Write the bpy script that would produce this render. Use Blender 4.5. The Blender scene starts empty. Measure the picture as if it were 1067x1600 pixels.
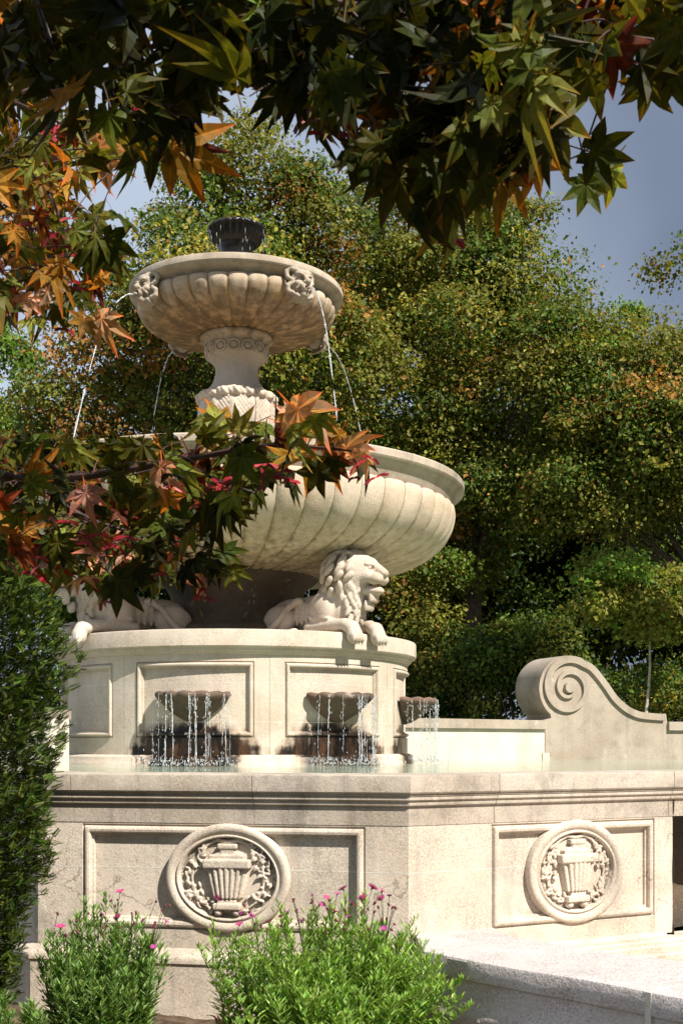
import bpy, math, random
import numpy as np
from mathutils import Vector, Matrix
R = math.radians
random.seed(7)
scene = bpy.context.scene
C = scene.collection

# ------------------------------------------------------------------ camera, sky, sun, exposure
EYE, F, YH, XC = 1.65, 1900.0, 1160.0, 533.5
cam_d = bpy.data.cameras.new('camera')
cam = bpy.data.objects.new('camera', cam_d); C.objects.link(cam)
cam.location = (0, 0, EYE); cam.rotation_euler = (R(90), 0, 0)
cam_d.sensor_fit = 'VERTICAL'; cam_d.sensor_height = 36.0
cam_d.lens = 36.0 * F / 1600.0
cam_d.shift_y = (YH - 800.0) / 1600.0
cam_d.clip_start = 0.05; cam_d.clip_end = 2000
cam_d.dof.use_dof = True; cam_d.dof.focus_distance = 9.0; cam_d.dof.aperture_fstop = 26.0
scene.camera = cam

SUN_AZ, SUN_EL = R(43), R(46)          # azimuth: to the right of 'towards the camera'
sdir = Vector((math.sin(SUN_AZ) * math.cos(SUN_EL), -math.cos(SUN_AZ) * math.cos(SUN_EL), math.sin(SUN_EL)))
world = bpy.data.worlds.new('World'); scene.world = world; world.use_nodes = True
wn, wl = world.node_tree.nodes, world.node_tree.links
wn.clear()
wout = wn.new('ShaderNodeOutputWorld'); wbg = wn.new('ShaderNodeBackground')
sky = wn.new('ShaderNodeTexSky'); sky.sky_type = 'NISHITA'; sky.sun_disc = False
sky.sun_elevation = SUN_EL; sky.sun_rotation = math.atan2(sdir.x, sdir.y)
sky.air_density = 1.0; sky.dust_density = 1.2
wtc = wn.new('ShaderNodeTexCoord'); wno = wn.new('ShaderNodeTexNoise'); wmap = wn.new('ShaderNodeMapping')
wmap.inputs['Location'].default_value = (3.1, 0.4, 1.7)
wno.inputs['Scale'].default_value = 1.6; wno.inputs['Detail'].default_value = 5; wno.inputs['Roughness'].default_value = 0.45
wr = wn.new('ShaderNodeValToRGB')
wr.color_ramp.elements[0].position = 0.30; wr.color_ramp.elements[0].color = (0.62, 0.82, 1.30, 1)
wr.color_ramp.elements[1].position = 0.80; wr.color_ramp.elements[1].color = (4.6, 5.2, 6.1, 1)
wmx = wn.new('ShaderNodeMix'); wmx.data_type = 'RGBA'; wmx.inputs[0].default_value = 0.9
wl.new(wtc.outputs['Generated'], wmap.inputs['Vector']); wl.new(wmap.outputs[0], wno.inputs['Vector'])
wsep = wn.new('ShaderNodeSeparateXYZ'); wl.new(wtc.outputs['Generated'], wsep.inputs[0])
wm1 = wn.new('ShaderNodeMath'); wm1.operation = 'MULTIPLY_ADD'; wl.new(wsep.outputs[0], wm1.inputs[0]); wm1.inputs[1].default_value = -1.0; wl.new(wno.outputs['Fac'], wm1.inputs[2])
wl.new(wm1.outputs[0], wr.inputs[0]); wl.new(sky.outputs[0], wmx.inputs[6]); wl.new(wr.outputs[0], wmx.inputs[7])
wl.new(wmx.outputs[2], wbg.inputs['Color']); wbg.inputs['Strength'].default_value = 0.09
wl.new(wbg.outputs[0], wout.inputs['Surface'])
sun_d = bpy.data.lights.new('sun', 'SUN'); sun_d.energy = 5.0; sun_d.angle = R(0.5); sun_d.color = (1.0, 0.95, 0.87)
sun = bpy.data.objects.new('sun', sun_d); C.objects.link(sun)
sun.rotation_euler = (-sdir).to_track_quat('-Z', 'Y').to_euler()
sun.location = (8, -6, 12)
scene.view_settings.view_transform = 'Standard'; scene.view_settings.look = 'None'
scene.view_settings.gamma = 1.0; scene.view_settings.use_curve_mapping = False
scene.view_settings.exposure = 0.92
scene.cycles.max_bounces = 6; scene.cycles.transparent_max_bounces = 8

# ------------------------------------------------------------------ helpers
def at(x, y, Y):
    return np.array(((x - XC) * Y / F, Y, EYE + (YH - y) * Y / F))
WL = {}
def tag(o, label=None, cat=None, group=None, kind=None):
    if label: o['label'] = label
    if cat: o['category'] = cat
    if group: o['group'] = group
    if kind: o['kind'] = kind
    return o
def empty(name, loc, label, cat, group=None):
    o = bpy.data.objects.new(name, None); C.objects.link(o); o.location = loc
    o.empty_display_size = 0.1; o['kind'] = 'thing'
    WL[o.name] = np.array(loc, float)
    return tag(o, label, cat, group)
def make_mesh(name, V, faces, mat, smooth=False, col=None, wet=None):
    V = np.asarray(V, np.float32).reshape(-1, 3)
    me = bpy.data.meshes.new(name)
    me.vertices.add(len(V)); me.vertices.foreach_set('co', V.ravel())
    if isinstance(faces, np.ndarray):
        k = faces.shape[1]; idx = faces.astype(np.int32).ravel()
        starts = np.arange(0, len(idx), k, dtype=np.int32)
    else:
        idx = np.array([i for f in faces for i in f], np.int32)
        starts = np.cumsum([0] + [len(f) for f in faces[:-1]]).astype(np.int32)
    me.loops.add(len(idx)); me.loops.foreach_set('vertex_index', idx)
    me.polygons.add(len(starts)); me.polygons.foreach_set('loop_start', starts)
    me.update(calc_edges=True)
    me.polygons.foreach_set('use_smooth', np.full(len(starts), smooth is not None))
    if smooth is False: me.set_sharp_from_angle(angle=R(32))
    if col is not None:
        a = me.color_attributes.new('Col', 'FLOAT_COLOR', 'POINT')
        c = np.ones((len(V), 4), np.float32); c[:, :3] = col
        a.data.foreach_set('color', c.ravel())
    if wet is not None:
        a = me.attributes.new('wet', 'FLOAT', 'POINT'); a.data.foreach_set('value', np.asarray(wet, np.float32).ravel())
    me.materials.append(mat)
    return me
def put(name, me, parent=None, loc=(0, 0, 0), rot=(0, 0, 0), scl=(1, 1, 1)):
    o = bpy.data.objects.new(name, me); C.objects.link(o)
    o.location = loc; o.rotation_euler = rot; o.scale = scl
    if parent is not None:
        o.parent = parent; WL[o.name] = WL[parent.name]
    else: WL[o.name] = np.array(loc, float)
    return o
def part(name, V, faces, mat, parent=None, smooth=False, col=None, wet=None):
    """V in world space; stored relative to the parent thing's base"""
    V = np.asarray(V, float).reshape(-1, 3)
    if parent is not None: V = V - WL[parent.name]
    return put(name, make_mesh(name, V, faces, mat, smooth, col, wet), parent)
def solo(name, V, faces, mat, smooth=False, col=None, wet=None):
    """top-level single mesh with its origin at the base of the thing"""
    V = np.asarray(V, float).reshape(-1, 3)
    b = np.array(((V[:, 0].min() + V[:, 0].max()) / 2, (V[:, 1].min() + V[:, 1].max()) / 2, V[:, 2].min()))
    return put(name, make_mesh(name, V - b, faces, mat, smooth, col, wet), None, b)

class MB:
    def __init__(s): s.v = []; s.f = []; s.n = 0
    def add(s, V, Fc):
        V = np.asarray(V, float).reshape(-1, 3)
        s.v.append(V); s.f += [tuple(int(i) + s.n for i in f) for f in Fc]; s.n += len(V)
    @property
    def V(s): return np.concatenate(s.v)
    def box(s, lo, hi):
        x0, y0, z0 = lo; x1, y1, z1 = hi
        s.add([(x0,y0,z0),(x1,y0,z0),(x1,y1,z0),(x0,y1,z0),(x0,y0,z1),(x1,y0,z1),(x1,y1,z1),(x0,y1,z1)],
              [(0,3,2,1),(4,5,6,7),(0,1,5,4),(1,2,6,5),(2,3,7,6),(3,0,4,7)])
    def tube(s, pts, rad, n=6, cap=True):
        V, Fc = tube(pts, rad, n, cap); s.add(V, Fc)
    def prism(s, poly, z0, z1):
        n = len(poly)
        s.add([(p[0], p[1], z0) for p in poly] + [(p[0], p[1], z1) for p in poly],
              [tuple(range(n))[::-1], tuple(range(n, 2 * n))] + [(i, (i + 1) % n, n + (i + 1) % n, n + i) for i in range(n)])

def tube(pts, rad, n=6, cap=True):
    pts = np.asarray(pts, float); m = len(pts)
    rad = np.broadcast_to(np.asarray(rad, float), (m,))
    T = np.gradient(pts, axis=0); T /= np.linalg.norm(T, axis=1)[:, None] + 1e-9
    ref = np.array((0, 0, 1.0)) if abs(T[0][2]) < 0.9 else np.array((1.0, 0, 0))
    V = []; a = np.linspace(0, 2 * np.pi, n, endpoint=False)
    u = np.cross(T[0], ref); u /= np.linalg.norm(u)
    for i in range(m):
        u = u - T[i] * np.dot(u, T[i]); u /= np.linalg.norm(u) + 1e-9
        w = np.cross(T[i], u)
        V.append(pts[i] + rad[i] * (np.cos(a)[:, None] * u + np.sin(a)[:, None] * w))
    Fc = [(i * n + j, i * n + (j + 1) % n, (i + 1) * n + (j + 1) % n, (i + 1) * n + j) for i in range(m - 1) for j in range(n)]
    if cap: Fc += [tuple(range(n))[::-1], tuple(range((m - 1) * n, m * n))]
    return np.concatenate(V), Fc
def revolve(prof, n=128, rmod=None):
    """profile (r,z) from top outside downwards, about the z axis"""
    a = np.linspace(0, 2 * np.pi, n, endpoint=False); V = []
    for k, (r, z) in enumerate(prof):
        rr = r * np.ones(n) if rmod is None else rmod(r, z, a)
        V.append(np.stack([rr * np.sin(a), -rr * np.cos(a), z * np.ones(n)], 1))
    m = len(prof)
    j = np.arange(n); j2 = (j + 1) % n
    Fc = np.concatenate([np.stack([i * n + j, (i + 1) * n + j, (i + 1) * n + j2, i * n + j2], 1) for i in range(m - 1)])
    return np.concatenate(V), Fc
def smooth_prof(pts, sub=4):
    p = np.asarray(pts, float); out = []
    for i in range(len(p) - 1):
        p0 = p[max(i - 1, 0)]; p1 = p[i]; p2 = p[i + 1]; p3 = p[min(i + 2, len(p) - 1)]
        for t in np.linspace(0, 1, sub, endpoint=False):
            out.append(0.5 * (2*p1 + (p2-p0)*t + (2*p0-5*p1+4*p2-p3)*t*t + (3*p1-p0-3*p2+p3)*t**3))
    out.append(p[-1]); return out
def unit(v): v = np.asarray(v, float); return v / (np.linalg.norm(v) + 1e-12)

# ------------------------------------------------------------------ signed distance sculpting
class Sdf:
    def __init__(s, lo, hi, h):
        s.h = h; s.lo = np.array(lo, float)
        n = np.ceil((np.array(hi) - s.lo) / h).astype(int) + 1
        s.ax = [s.lo[i] + h * np.arange(n[i]) for i in range(3)]
        s.D = np.ones(n, np.float32)
    def _local(s, c, ext):
        sl = []
        for i in range(3):
            a = int(max(0, math.floor((c[i] - ext - s.lo[i]) / s.h))); b = int(min(len(s.ax[i]), math.ceil((c[i] + ext - s.lo[i]) / s.h) + 1))
            if b <= a: return None
            sl.append(slice(a, b))
        G = np.meshgrid(s.ax[0][sl[0]], s.ax[1][sl[1]], s.ax[2][sl[2]], indexing='ij')
        return tuple(sl), np.stack(G, -1)
    def _put(s, sl, d, k, sub):
        D = s.D[sl]
        if sub:
            h = np.clip(0.5 - 0.5 * (D + d) / k, 0, 1); s.D[sl] = D * (1 - h) - d * h + k * h * (1 - h)
        else:
            h = np.clip(0.5 + 0.5 * (d - D) / k, 0, 1); s.D[sl] = d * (1 - h) + D * h - k * h * (1 - h)
    def ell(s, c, r, k=0.02, M=None, sub=False):
        c = np.array(c, float); r = np.array(r, float)
        L = s._local(c, r.max() + 3 * k + 2 * s.h)
        if L is None: return
        sl, P = L; p = P - c
        if M is not None: p = p @ np.asarray(M)            # columns of M: local axes
        k0 = np.linalg.norm(p / r, axis=-1); k1 = np.linalg.norm(p / r ** 2, axis=-1) + 1e-9
        s._put(sl, k0 * (k0 - 1) / k1, k, sub)
    def cap(s, a, b, ra, rb, k=0.02, sub=False):
        a = np.array(a, float); b = np.array(b, float)
        L = s._local((a + b) / 2, np.linalg.norm(b - a) / 2 + max(ra, rb) + 3 * k + 2 * s.h)
        if L is None: return
        sl, P = L; ba = b - a
        t = np.clip(((P - a) @ ba) / (ba @ ba), 0, 1)
        s._put(sl, np.linalg.norm(P - a - t[..., None] * ba, axis=-1) - (ra + (rb - ra) * t), k, sub)
    def path(s, pts, r0, r1, k=0.02):
        n = len(pts)
        for i in range(n - 1):
            s.cap(pts[i], pts[i + 1], r0 + (r1 - r0) * i / (n - 1), r0 + (r1 - r0) * (i + 1) / (n - 1), k)
    def box(s, c, b, rd, k=0.01, M=None, sub=False):
        c = np.array(c, float); b = np.array(b, float)
        L = s._local(c, np.linalg.norm(b) + 3 * k + 2 * s.h)
        if L is None: return
        sl, P = L; p = P - c
        if M is not None: p = p @ np.asarray(M)
        q = np.abs(p) - (b - rd)
        s._put(sl, np.linalg.norm(np.maximum(q, 0), axis=-1) + np.minimum(q.max(-1), 0) - rd, k, sub)
    def mesh(s):
        D = np.pad(s.D, 1, constant_values=1.0); S = D < 0
        nx, ny, nz = D.shape; sh = (nx - 1, ny - 1, nz - 1)
        acc = np.zeros(sh + (3,), np.float32); cnt = np.zeros(sh, np.float32)
        def cs(A, o): return A[o[0]:o[0] + sh[0], o[1]:o[1] + sh[1], o[2]:o[2] + sh[2]]
        cor = [(i, j, k) for i in (0, 1) for j in (0, 1) for k in (0, 1)]
        for a in cor:
            for ax in range(3):
                if a[ax]: continue
                b = list(a); b[ax] = 1
                da, db = cs(D, a), cs(D, b); m = cs(S, a) != cs(S, b)
                t = np.where(m, da / np.where(m, da - db, 1), 0)
                for q in range(3):
                    acc[..., q] += np.where(m, a[q] + (t if q == ax else 0), 0)
                cnt += m
        act = cnt > 0; ids = -np.ones(sh, np.int64); ids[act] = np.arange(act.sum())
        ijk = np.argwhere(act)
        V = (ijk + acc[act] / cnt[act][:, None] - 1) * s.h + s.lo
        quads = []
        for ax in range(3):
            o1, o2 = [(1, 2), (2, 0), (0, 1)][ax]
            sa = [slice(1, -1)] * 3; sb = [slice(1, -1)] * 3
            sa[ax] = slice(0, -1); sb[ax] = slice(1, None)
            A, B = S[tuple(sa)], S[tuple(sb)]
            for flag, mask in ((True, A & ~B), (False, ~A & B)):
                e = np.argwhere(mask)
                if not len(e): continue
                e = e.copy()
                for q in range(3):
                    if q != ax: e[:, q] += 1
                def cell(d1, d2):
                    c = e.copy(); c[:, o1] += d1; c[:, o2] += d2
                    return ids[c[:, 0], c[:, 1], c[:, 2]]
                q = np.stack([cell(-1, -1), cell(0, -1), cell(0, 0), cell(-1, 0)], 1)
                quads.append(q if flag else q[:, ::-1])
        return V, np.concatenate(quads)

# ------------------------------------------------------------------ materials
def nodes(name):
    m = bpy.data.materials.new(name); m.use_nodes = True
    nt = m.node_tree; nt.nodes.clear()
    out = nt.nodes.new('ShaderNodeOutputMaterial')
    return m, nt.nodes, nt.links, out
def mix(n, l, fac, a, b, blend='MIX'):
    x = n.new('ShaderNodeMix'); x.data_type = 'RGBA'; x.blend_type = blend
    for sock, v in ((0, fac), (6, a), (7, b)):
        if hasattr(v, 'is_linked') or isinstance(v, bpy.types.NodeSocket): l.new(v, x.inputs[sock])
        else: x.inputs[sock].default_value = (v if sock == 0 else (*v, 1) if len(v) == 3 else v)
    return x.outputs[2]
def ramp(n, l, src, p0, p1, c0=0.0, c1=1.0):
    x = n.new('ShaderNodeMapRange'); x.interpolation_type = 'SMOOTHSTEP'
    x.inputs[1].default_value = p0; x.inputs[2].default_value = p1; x.inputs[3].default_value = c0; x.inputs[4].default_value = c1
    l.new(src, x.inputs[0]); return x.outputs[0]
def noise(n, l, vec, scale, detail=4, rough=0.55, stretch=None):
    if stretch:
        mp = n.new('ShaderNodeMapping'); mp.inputs['Scale'].default_value = stretch; l.new(vec, mp.inputs[0]); vec = mp.outputs[0]
    x = n.new('ShaderNodeTexNoise'); x.inputs['Scale'].default_value = scale; x.inputs['Detail'].default_value = detail
    x.inputs['Roughness'].default_value = rough; l.new(vec, x.inputs['Vector']); return x.outputs['Fac']
def math_n(n, l, op, a, b):
    x = n.new('ShaderNodeMath'); x.operation = op
    for i, v in enumerate((a, b)):
        if isinstance(v, bpy.types.NodeSocket): l.new(v, x.inputs[i])
        else: x.inputs[i].default_value = v
    return x.outputs[0]
def stone(name, base=(0.46, 0.39, 0.31), tint=(0.36, 0.28, 0.20), grey=(0.20, 0.185, 0.16), greyamt=0.5, pit=0.5,
          streak=0.4, stain=(0.05, 0.03, 0.018), stain2=None, bump=0.35, fine=85, cracks=False):
    m, n, l, out = nodes(name)
    g = n.new('ShaderNodeNewGeometry'); P = g.outputs['Position']
    b = n.new('ShaderNodeBsdfPrincipled')
    c = mix(n, l, ramp(n, l, noise(n, l, P, 1.7, 5), 0.42, 0.68), base, tint)
    c = mix(n, l, math_n(n, l, 'MULTIPLY', ramp(n, l, noise(n, l, P, 2.4, 7, 0.65), 0.5, 0.72), greyamt), c, grey)
    st = ramp(n, l, noise(n, l, P, 6.0, 5, 0.65, (1, 1, 0.10)), 0.49, 0.72)
    c = mix(n, l, math_n(n, l, 'MULTIPLY', st, streak), c, grey)
    sp = noise(n, l, P, fine, 3, 0.6)
    lowf = ramp(n, l, noise(n, l, P, 3.2, 4), 0.35, 0.65, 0.35, 1.25)
    c = mix(n, l, math_n(n, l, 'MULTIPLY', lowf, ramp(n, l, sp, 0.36, 0.60, 0.42, 0.0)), c, (0.20, 0.16, 0.12))
    c = mix(n, l, ramp(n, l, noise(n, l, P, 4.1, 6, 0.7), 0.60, 0.74, 0, 0.4), c, (0.66, 0.60, 0.52))
    c = mix(n, l, ramp(n, l, sp, 0.55, 0.75, 0.0, 0.25), c, (0.66, 0.61, 0.53))
    vo = n.new('ShaderNodeTexVoronoi'); vo.inputs['Scale'].default_value = fine * 0.9; l.new(P, vo.inputs['Vector'])
    pits = math_n(n, l, 'MULTIPLY', ramp(n, l, vo.outputs['Distance'], 0.08, 0.26, 1, 0), ramp(n, l, noise(n, l, P, 5, 3), 0.45, 0.6))
    c = mix(n, l, math_n(n, l, 'MULTIPLY', pits, pit), c, (0.07, 0.055, 0.04))
    if cracks:
        v2 = n.new('ShaderNodeTexVoronoi'); v2.feature = 'DISTANCE_TO_EDGE'; v2.inputs['Scale'].default_value = 1.1
        wv = n.new('ShaderNodeVectorMath'); wv.operation = 'MULTIPLY_ADD'
        nn = n.new('ShaderNodeTexNoise'); nn.inputs['Scale'].default_value = 4; nn.inputs['Detail'].default_value = 5; l.new(P, nn.inputs['Vector'])
        l.new(nn.outputs['Color'], wv.inputs[0]); wv.inputs[1].default_value = (0.5, 0.5, 0.5); l.new(P, wv.inputs[2])
        l.new(wv.outputs[0], v2.inputs['Vector'])
        ck = math_n(n, l, 'MULTIPLY', ramp(n, l, v2.outputs['Distance'], 0.0, 0.008, 1, 0), ramp(n, l, noise(n, l, P, 1.9, 2), 0.5, 0.6))
        c = mix(n, l, math_n(n, l, 'MULTIPLY', ck, 0.6), c, (0.10, 0.07, 0.05))
    wt = n.new('ShaderNodeAttribute'); wt.attribute_name = 'wet'
    wm = ramp(n, l, math_n(n, l, 'ADD', wt.outputs['Fac'], math_n(n, l, 'ADD', math_n(n, l, 'MULTIPLY', math_n(n, l, 'SUBTRACT', noise(n, l, P, 7, 6, 0.65), 0.5), 1.0), math_n(n, l, 'MULTIPLY', math_n(n, l, 'SUBTRACT', noise(n, l, P, 13, 4, 0.6, (1, 1, 0.10)), 0.5), 1.1))), 0.12, 0.9)
    wm = math_n(n, l, 'MULTIPLY', wm, ramp(n, l, wt.outputs['Fac'], 0.01, 0.12))
    if not stain2: c = mix(n, l, wm, c, mix(n, l, ramp(n, l, noise(n, l, P, 8, 5, 0.65, (1, 1, 0.25)), 0.42, 0.7), stain, stain2 or tuple(min(1, x * 2.6) for x in stain)))
    if stain2: c = mix(n, l, wm, c, mix(n, l, ramp(n, l, wm, 0.35, 0.95), (0.20, 0.115, 0.06), mix(n, l, ramp(n, l, noise(n, l, P, 8, 5, 0.65, (1, 1, 0.25)), 0.42, 0.72), stain, stain2)))
    l.new(c, b.inputs['Base Color'])
    l.new(ramp(n, l, wm, 0, 1, 0.86, 0.38), b.inputs['Roughness'])
    b.inputs['Specular IOR Level'].default_value = 0.3
    h = math_n(n, l, 'ADD', math_n(n, l, 'MULTIPLY', sp, 0.55), math_n(n, l, 'MULTIPLY', noise(n, l, P, 14, 5, 0.6), 0.9))
    h = math_n(n, l, 'SUBTRACT', h, math_n(n, l, 'MULTIPLY', pits, 0.8))
    bp = n.new('ShaderNodeBump'); bp.inputs['Strength'].default_value = bump; bp.inputs['Distance'].default_value = 0.012
    l.new(h, bp.inputs['Height']); l.new(bp.outputs[0], b.inputs['Normal'])
    l.new(b.outputs[0], out.inputs[0]); return m
def plain(name, col, rough=0.6, spec=0.3, var=0.25, scale=20, bump=0.2, metal=0.0):
    m, n, l, out = nodes(name); g = n.new('ShaderNodeNewGeometry'); P = g.outputs['Position']
    b = n.new('ShaderNodeBsdfPrincipled')
    nz = noise(n, l, P, scale, 4)
    c = mix(n, l, ramp(n, l, nz, 0.3, 0.7), tuple(x * (1 - var) for x in col), tuple(min(1, x * (1 + var)) for x in col))
    l.new(c, b.inputs['Base Color']); b.inputs['Roughness'].default_value = rough; b.inputs['Specular IOR Level'].default_value = spec
    bp = n.new('ShaderNodeBump'); bp.inputs['Strength'].default_value = bump; bp.inputs['Distance'].default_value = 0.01
    l.new(nz, bp.inputs['Height']); l.new(bp.outputs[0], b.inputs['Normal'])
    l.new(b.outputs[0], out.inputs[0]); return m
def foliage(name, source='attr', trans=0.35, rough=0.45, spec=0.35, tmul=(1.25, 1.15, 0.6), tip=None):
    m, n, l, out = nodes(name)
    if source == 'attr':
        a = n.new('ShaderNodeAttribute'); a.attribute_name = 'Col'; c = a.outputs['Color']
    else:
        a = n.new('ShaderNodeObjectInfo'); c = a.outputs['Color']
    g = n.new('ShaderNodeNewGeometry')
    if tip is not None:
        ta = n.new('ShaderNodeAttribute'); ta.attribute_name = 'wet'
        tf = math_n(n, l, 'ADD', ta.outputs['Fac'], math_n(n, l, 'SUBTRACT', noise(n, l, g.outputs['Position'], 22, 3), 0.5))
        c = mix(n, l, ramp(n, l, tf, 0.55, 1.15, 0, 0.75), c, mix(n, l, 1.0, c, tip, 'MULTIPLY'))
    if tip is not None:
        va = n.new('ShaderNodeAttribute'); va.attribute_name = 'vein'
        c = mix(n, l, ramp(n, l, va.outputs['Fac'], 0.86, 0.97, 0, 0.6), c, mix(n, l, 1.0, c, (2.2, 1.6, 1.2), 'MULTIPLY'))
        c = mix(n, l, ramp(n, l, noise(n, l, g.outputs['Position'], 60, 4), 0.35, 0.7), c, mix(n, l, 1.0, c, (1.5, 1.25, 0.9), 'MULTIPLY'))
    b = n.new('ShaderNodeBsdfPrincipled'); l.new(c, b.inputs['Base Color'])
    b.inputs['Roughness'].default_value = rough; b.inputs['Specular IOR Level'].default_value = spec
    t = n.new('ShaderNodeBsdfTranslucent'); l.new(mix(n, l, 1.0, c, tmul, 'MULTIPLY'), t.inputs['Color'])
    x = n.new('ShaderNodeMixShader'); x.inputs[0].default_value = trans
    l.new(b.outputs[0], x.inputs[1]); l.new(t.outputs[0], x.inputs[2]); l.new(x.outputs[0], out.inputs[0]); return m
def watermat(name, col, rough=0.06, bumps=0.25, scale=9):
    m, n, l, out = nodes(name); g = n.new('ShaderNodeNewGeometry'); P = g.outputs['Position']
    b = n.new('ShaderNodeBsdfPrincipled')
    c = mix(n, l, noise(n, l, P, 0.8, 4), tuple(x * 0.75 for x in col), tuple(x * 1.2 for x in col))
    l.new(c, b.inputs['Base Color']); b.inputs['Roughness'].default_value = rough; b.inputs['IOR'].default_value = 1.33
    bp = n.new('ShaderNodeBump'); bp.inputs['Strength'].default_value = bumps; bp.inputs['Distance'].default_value = 0.03
    l.new(noise(n, l, P, scale, 4), bp.inputs['Height']); l.new(bp.outputs[0], b.inputs['Normal'])
    l.new(b.outputs[0], out.inputs[0]); return m
def streammat(name):
    m, n, l, out = nodes(name)
    b = n.new('ShaderNodeBsdfPrincipled'); b.inputs['Base Color'].default_value = (0.9, 0.92, 0.93, 1)
    b.inputs['Roughness'].default_value = 0.12; b.inputs['IOR'].default_value = 1.33; b.inputs['Transmission Weight'].default_value = 0.7
    l.new(b.outputs[0], out.inputs[0]); return m

M = {}
M['basin'] = stone('basin_limestone', (0.57, 0.485, 0.395), (0.49, 0.405, 0.315), (0.28, 0.245, 0.205), 0.65, 0.7, 0.6, cracks=True)
M['coping'] = stone('coping_limestone', (0.42, 0.36, 0.295), (0.34, 0.28, 0.215), (0.16, 0.14, 0.115), 0.8, 0.8, 0.6)
M['drum'] = stone('drum_limestone', (0.53, 0.45, 0.36), (0.46, 0.375, 0.285), (0.31, 0.26, 0.205), 0.35, 0.35, 0.35, stain=(0.0055, 0.0032, 0.002), stain2=(0.07, 0.032, 0.014))
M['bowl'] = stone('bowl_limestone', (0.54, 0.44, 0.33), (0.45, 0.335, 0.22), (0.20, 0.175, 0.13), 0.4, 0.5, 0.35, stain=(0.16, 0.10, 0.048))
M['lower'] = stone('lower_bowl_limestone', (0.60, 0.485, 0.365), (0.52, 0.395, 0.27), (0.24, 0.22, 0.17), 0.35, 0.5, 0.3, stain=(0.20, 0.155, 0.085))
M['rim'] = stone('rim_limestone', (0.43, 0.355, 0.275), (0.33, 0.265, 0.195), (0.15, 0.13, 0.105), 0.7, 0.7, 0.4)
M['lion'] = stone('lion_limestone', (0.55, 0.465, 0.385), (0.47, 0.37, 0.28), (0.24, 0.20, 0.15), 0.3, 0.3, 0.2, bump=0.25, fine=70)
M['mask'] = stone('mask_limestone', (0.42, 0.355, 0.28), (0.34, 0.27, 0.2), (0.15, 0.13, 0.10), 0.45, 0.3, 0.3, fine=80)
M['volute'] = stone('volute_stone', (0.37, 0.31, 0.245), (0.31, 0.25, 0.19), (0.16, 0.14, 0.115), 0.7, 0.5, 0.4)
M['white'] = stone('whitewashed_wall', (0.60, 0.55, 0.45), (0.54, 0.48, 0.38), (0.40, 0.37, 0.30), 0.25, 0.15, 0.25, bump=0.15)
M['curb'] = stone('rough_plaster', (0.50, 0.45, 0.43), (0.46, 0.41, 0.39), (0.33, 0.30, 0.29), 0.35, 0.2, 0.25, bump=0.9, fine=75)
M['mortar'] = stone('lime_mortar', (0.62, 0.57, 0.5), (0.55, 0.5, 0.42), (0.4, 0.36, 0.3), 0.4, 0.2, 0.2)
M['shell'] = stone('wet_brown_shell', (0.13, 0.075, 0.05), (0.055, 0.035, 0.02), (0.03, 0.022, 0.015), 0.6, 0.6, 0.5, bump=0.5)
M['wet_shade'] = stone('wet_and_shade_stone', (0.05, 0.038, 0.028), (0.09, 0.055, 0.03), (0.02, 0.018, 0.015), 0.6, 0.4, 0.7)  # wet stone of the niche, and painted shade on the pedestal
M['urn'] = plain('wet_black_metal', (0.010, 0.008, 0.007), 0.35, 0.35, 0.4, 14, 0.3)
M['water'] = watermat('pool_water', (0.27, 0.335, 0.235), 0.05, 0.45, 7)
M['stream'] = streammat('falling_water')
M['soil'] = plain('garden_soil', (0.085, 0.06, 0.04), 0.95, 0.1, 0.5, 12, 0.8)
M['grassground'] = plain('lawn_ground', (0.06, 0.065, 0.035), 0.9, 0.1, 0.4, 3, 0.5)
M['bark'] = plain('tree_bark', (0.10, 0.075, 0.055), 0.9, 0.15, 0.5, 16, 0.8)
M['palebark'] = plain('pale_bark', (0.42, 0.36, 0.30), 0.9, 0.15, 0.3, 16, 0.5)
M['twig'] = plain('dark_maple_twig', (0.045, 0.022, 0.018), 0.6, 0.3, 0.3, 30, 0.2)
M['yewtwig'] = plain('yew_twig', (0.20, 0.13, 0.075), 0.85, 0.2, 0.3, 30, 0.3)
M['leaf'] = foliage('broad_leaf', spec=0.15, trans=0.38)
M['yew'] = foliage('yew_needle', trans=0.15, rough=0.5, spec=0.10)
M['aster'] = foliage('aster_leaf', trans=0.4, rough=0.5)
M['petal'] = foliage('aster_petal', trans=0.3, rough=0.6, tmul=(1.1, 0.8, 1.0))
M['maple_obj'] = foliage('maple_leaf', 'obj', trans=0.40, rough=0.5, spec=0.12, tmul=(1.3, 1.0, 0.45), tip=(1.6, 0.78, 0.6))
M['maple_attr'] = foliage('maple_leaf_mass', 'attr', trans=0.40, rough=0.5, spec=0.12, tmul=(1.3, 1.0, 0.45), tip=(1.6, 0.78, 0.6))
M['samara'] = plain('red_samara', (0.27, 0.013, 0.02), 0.4, 0.4, 0.5, 40, 0.1)

# ------------------------------------------------------------------ ground
def sheet(poly, z):
    return [(p[0], p[1], z) for p in poly], [tuple(range(len(poly)))]
V, Fc = sheet([(-600, -600), (600, -600), (600, 600), (-600, 600)], -0.06)
tag(put('ground', make_mesh('ground', V, Fc, M['grassground'])), kind='structure')
gx = np.linspace(-4.2, 1.15, 108); gy = np.linspace(3.0, 8.4, 108)
GX, GY = np.meshgrid(gx, gy, indexing='ij')
GZ = -0.035 + 0.02 * np.sin(GX * 7 + GY * 3) * np.sin(GY * 9 - GX * 4) + np.random.default_rng(1).normal(0, 0.007, GX.shape)
ii = np.arange(108 * 108).reshape(108, 108)
q = np.stack([ii[:-1, :-1], ii[1:, :-1], ii[1:, 1:], ii[:-1, 1:]], -1).reshape(-1, 4)
tag(put('flower_bed_soil', make_mesh('flower_bed_soil', np.stack([GX, GY, GZ], -1).reshape(-1, 3), q, M['soil'])), kind='structure')

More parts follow.
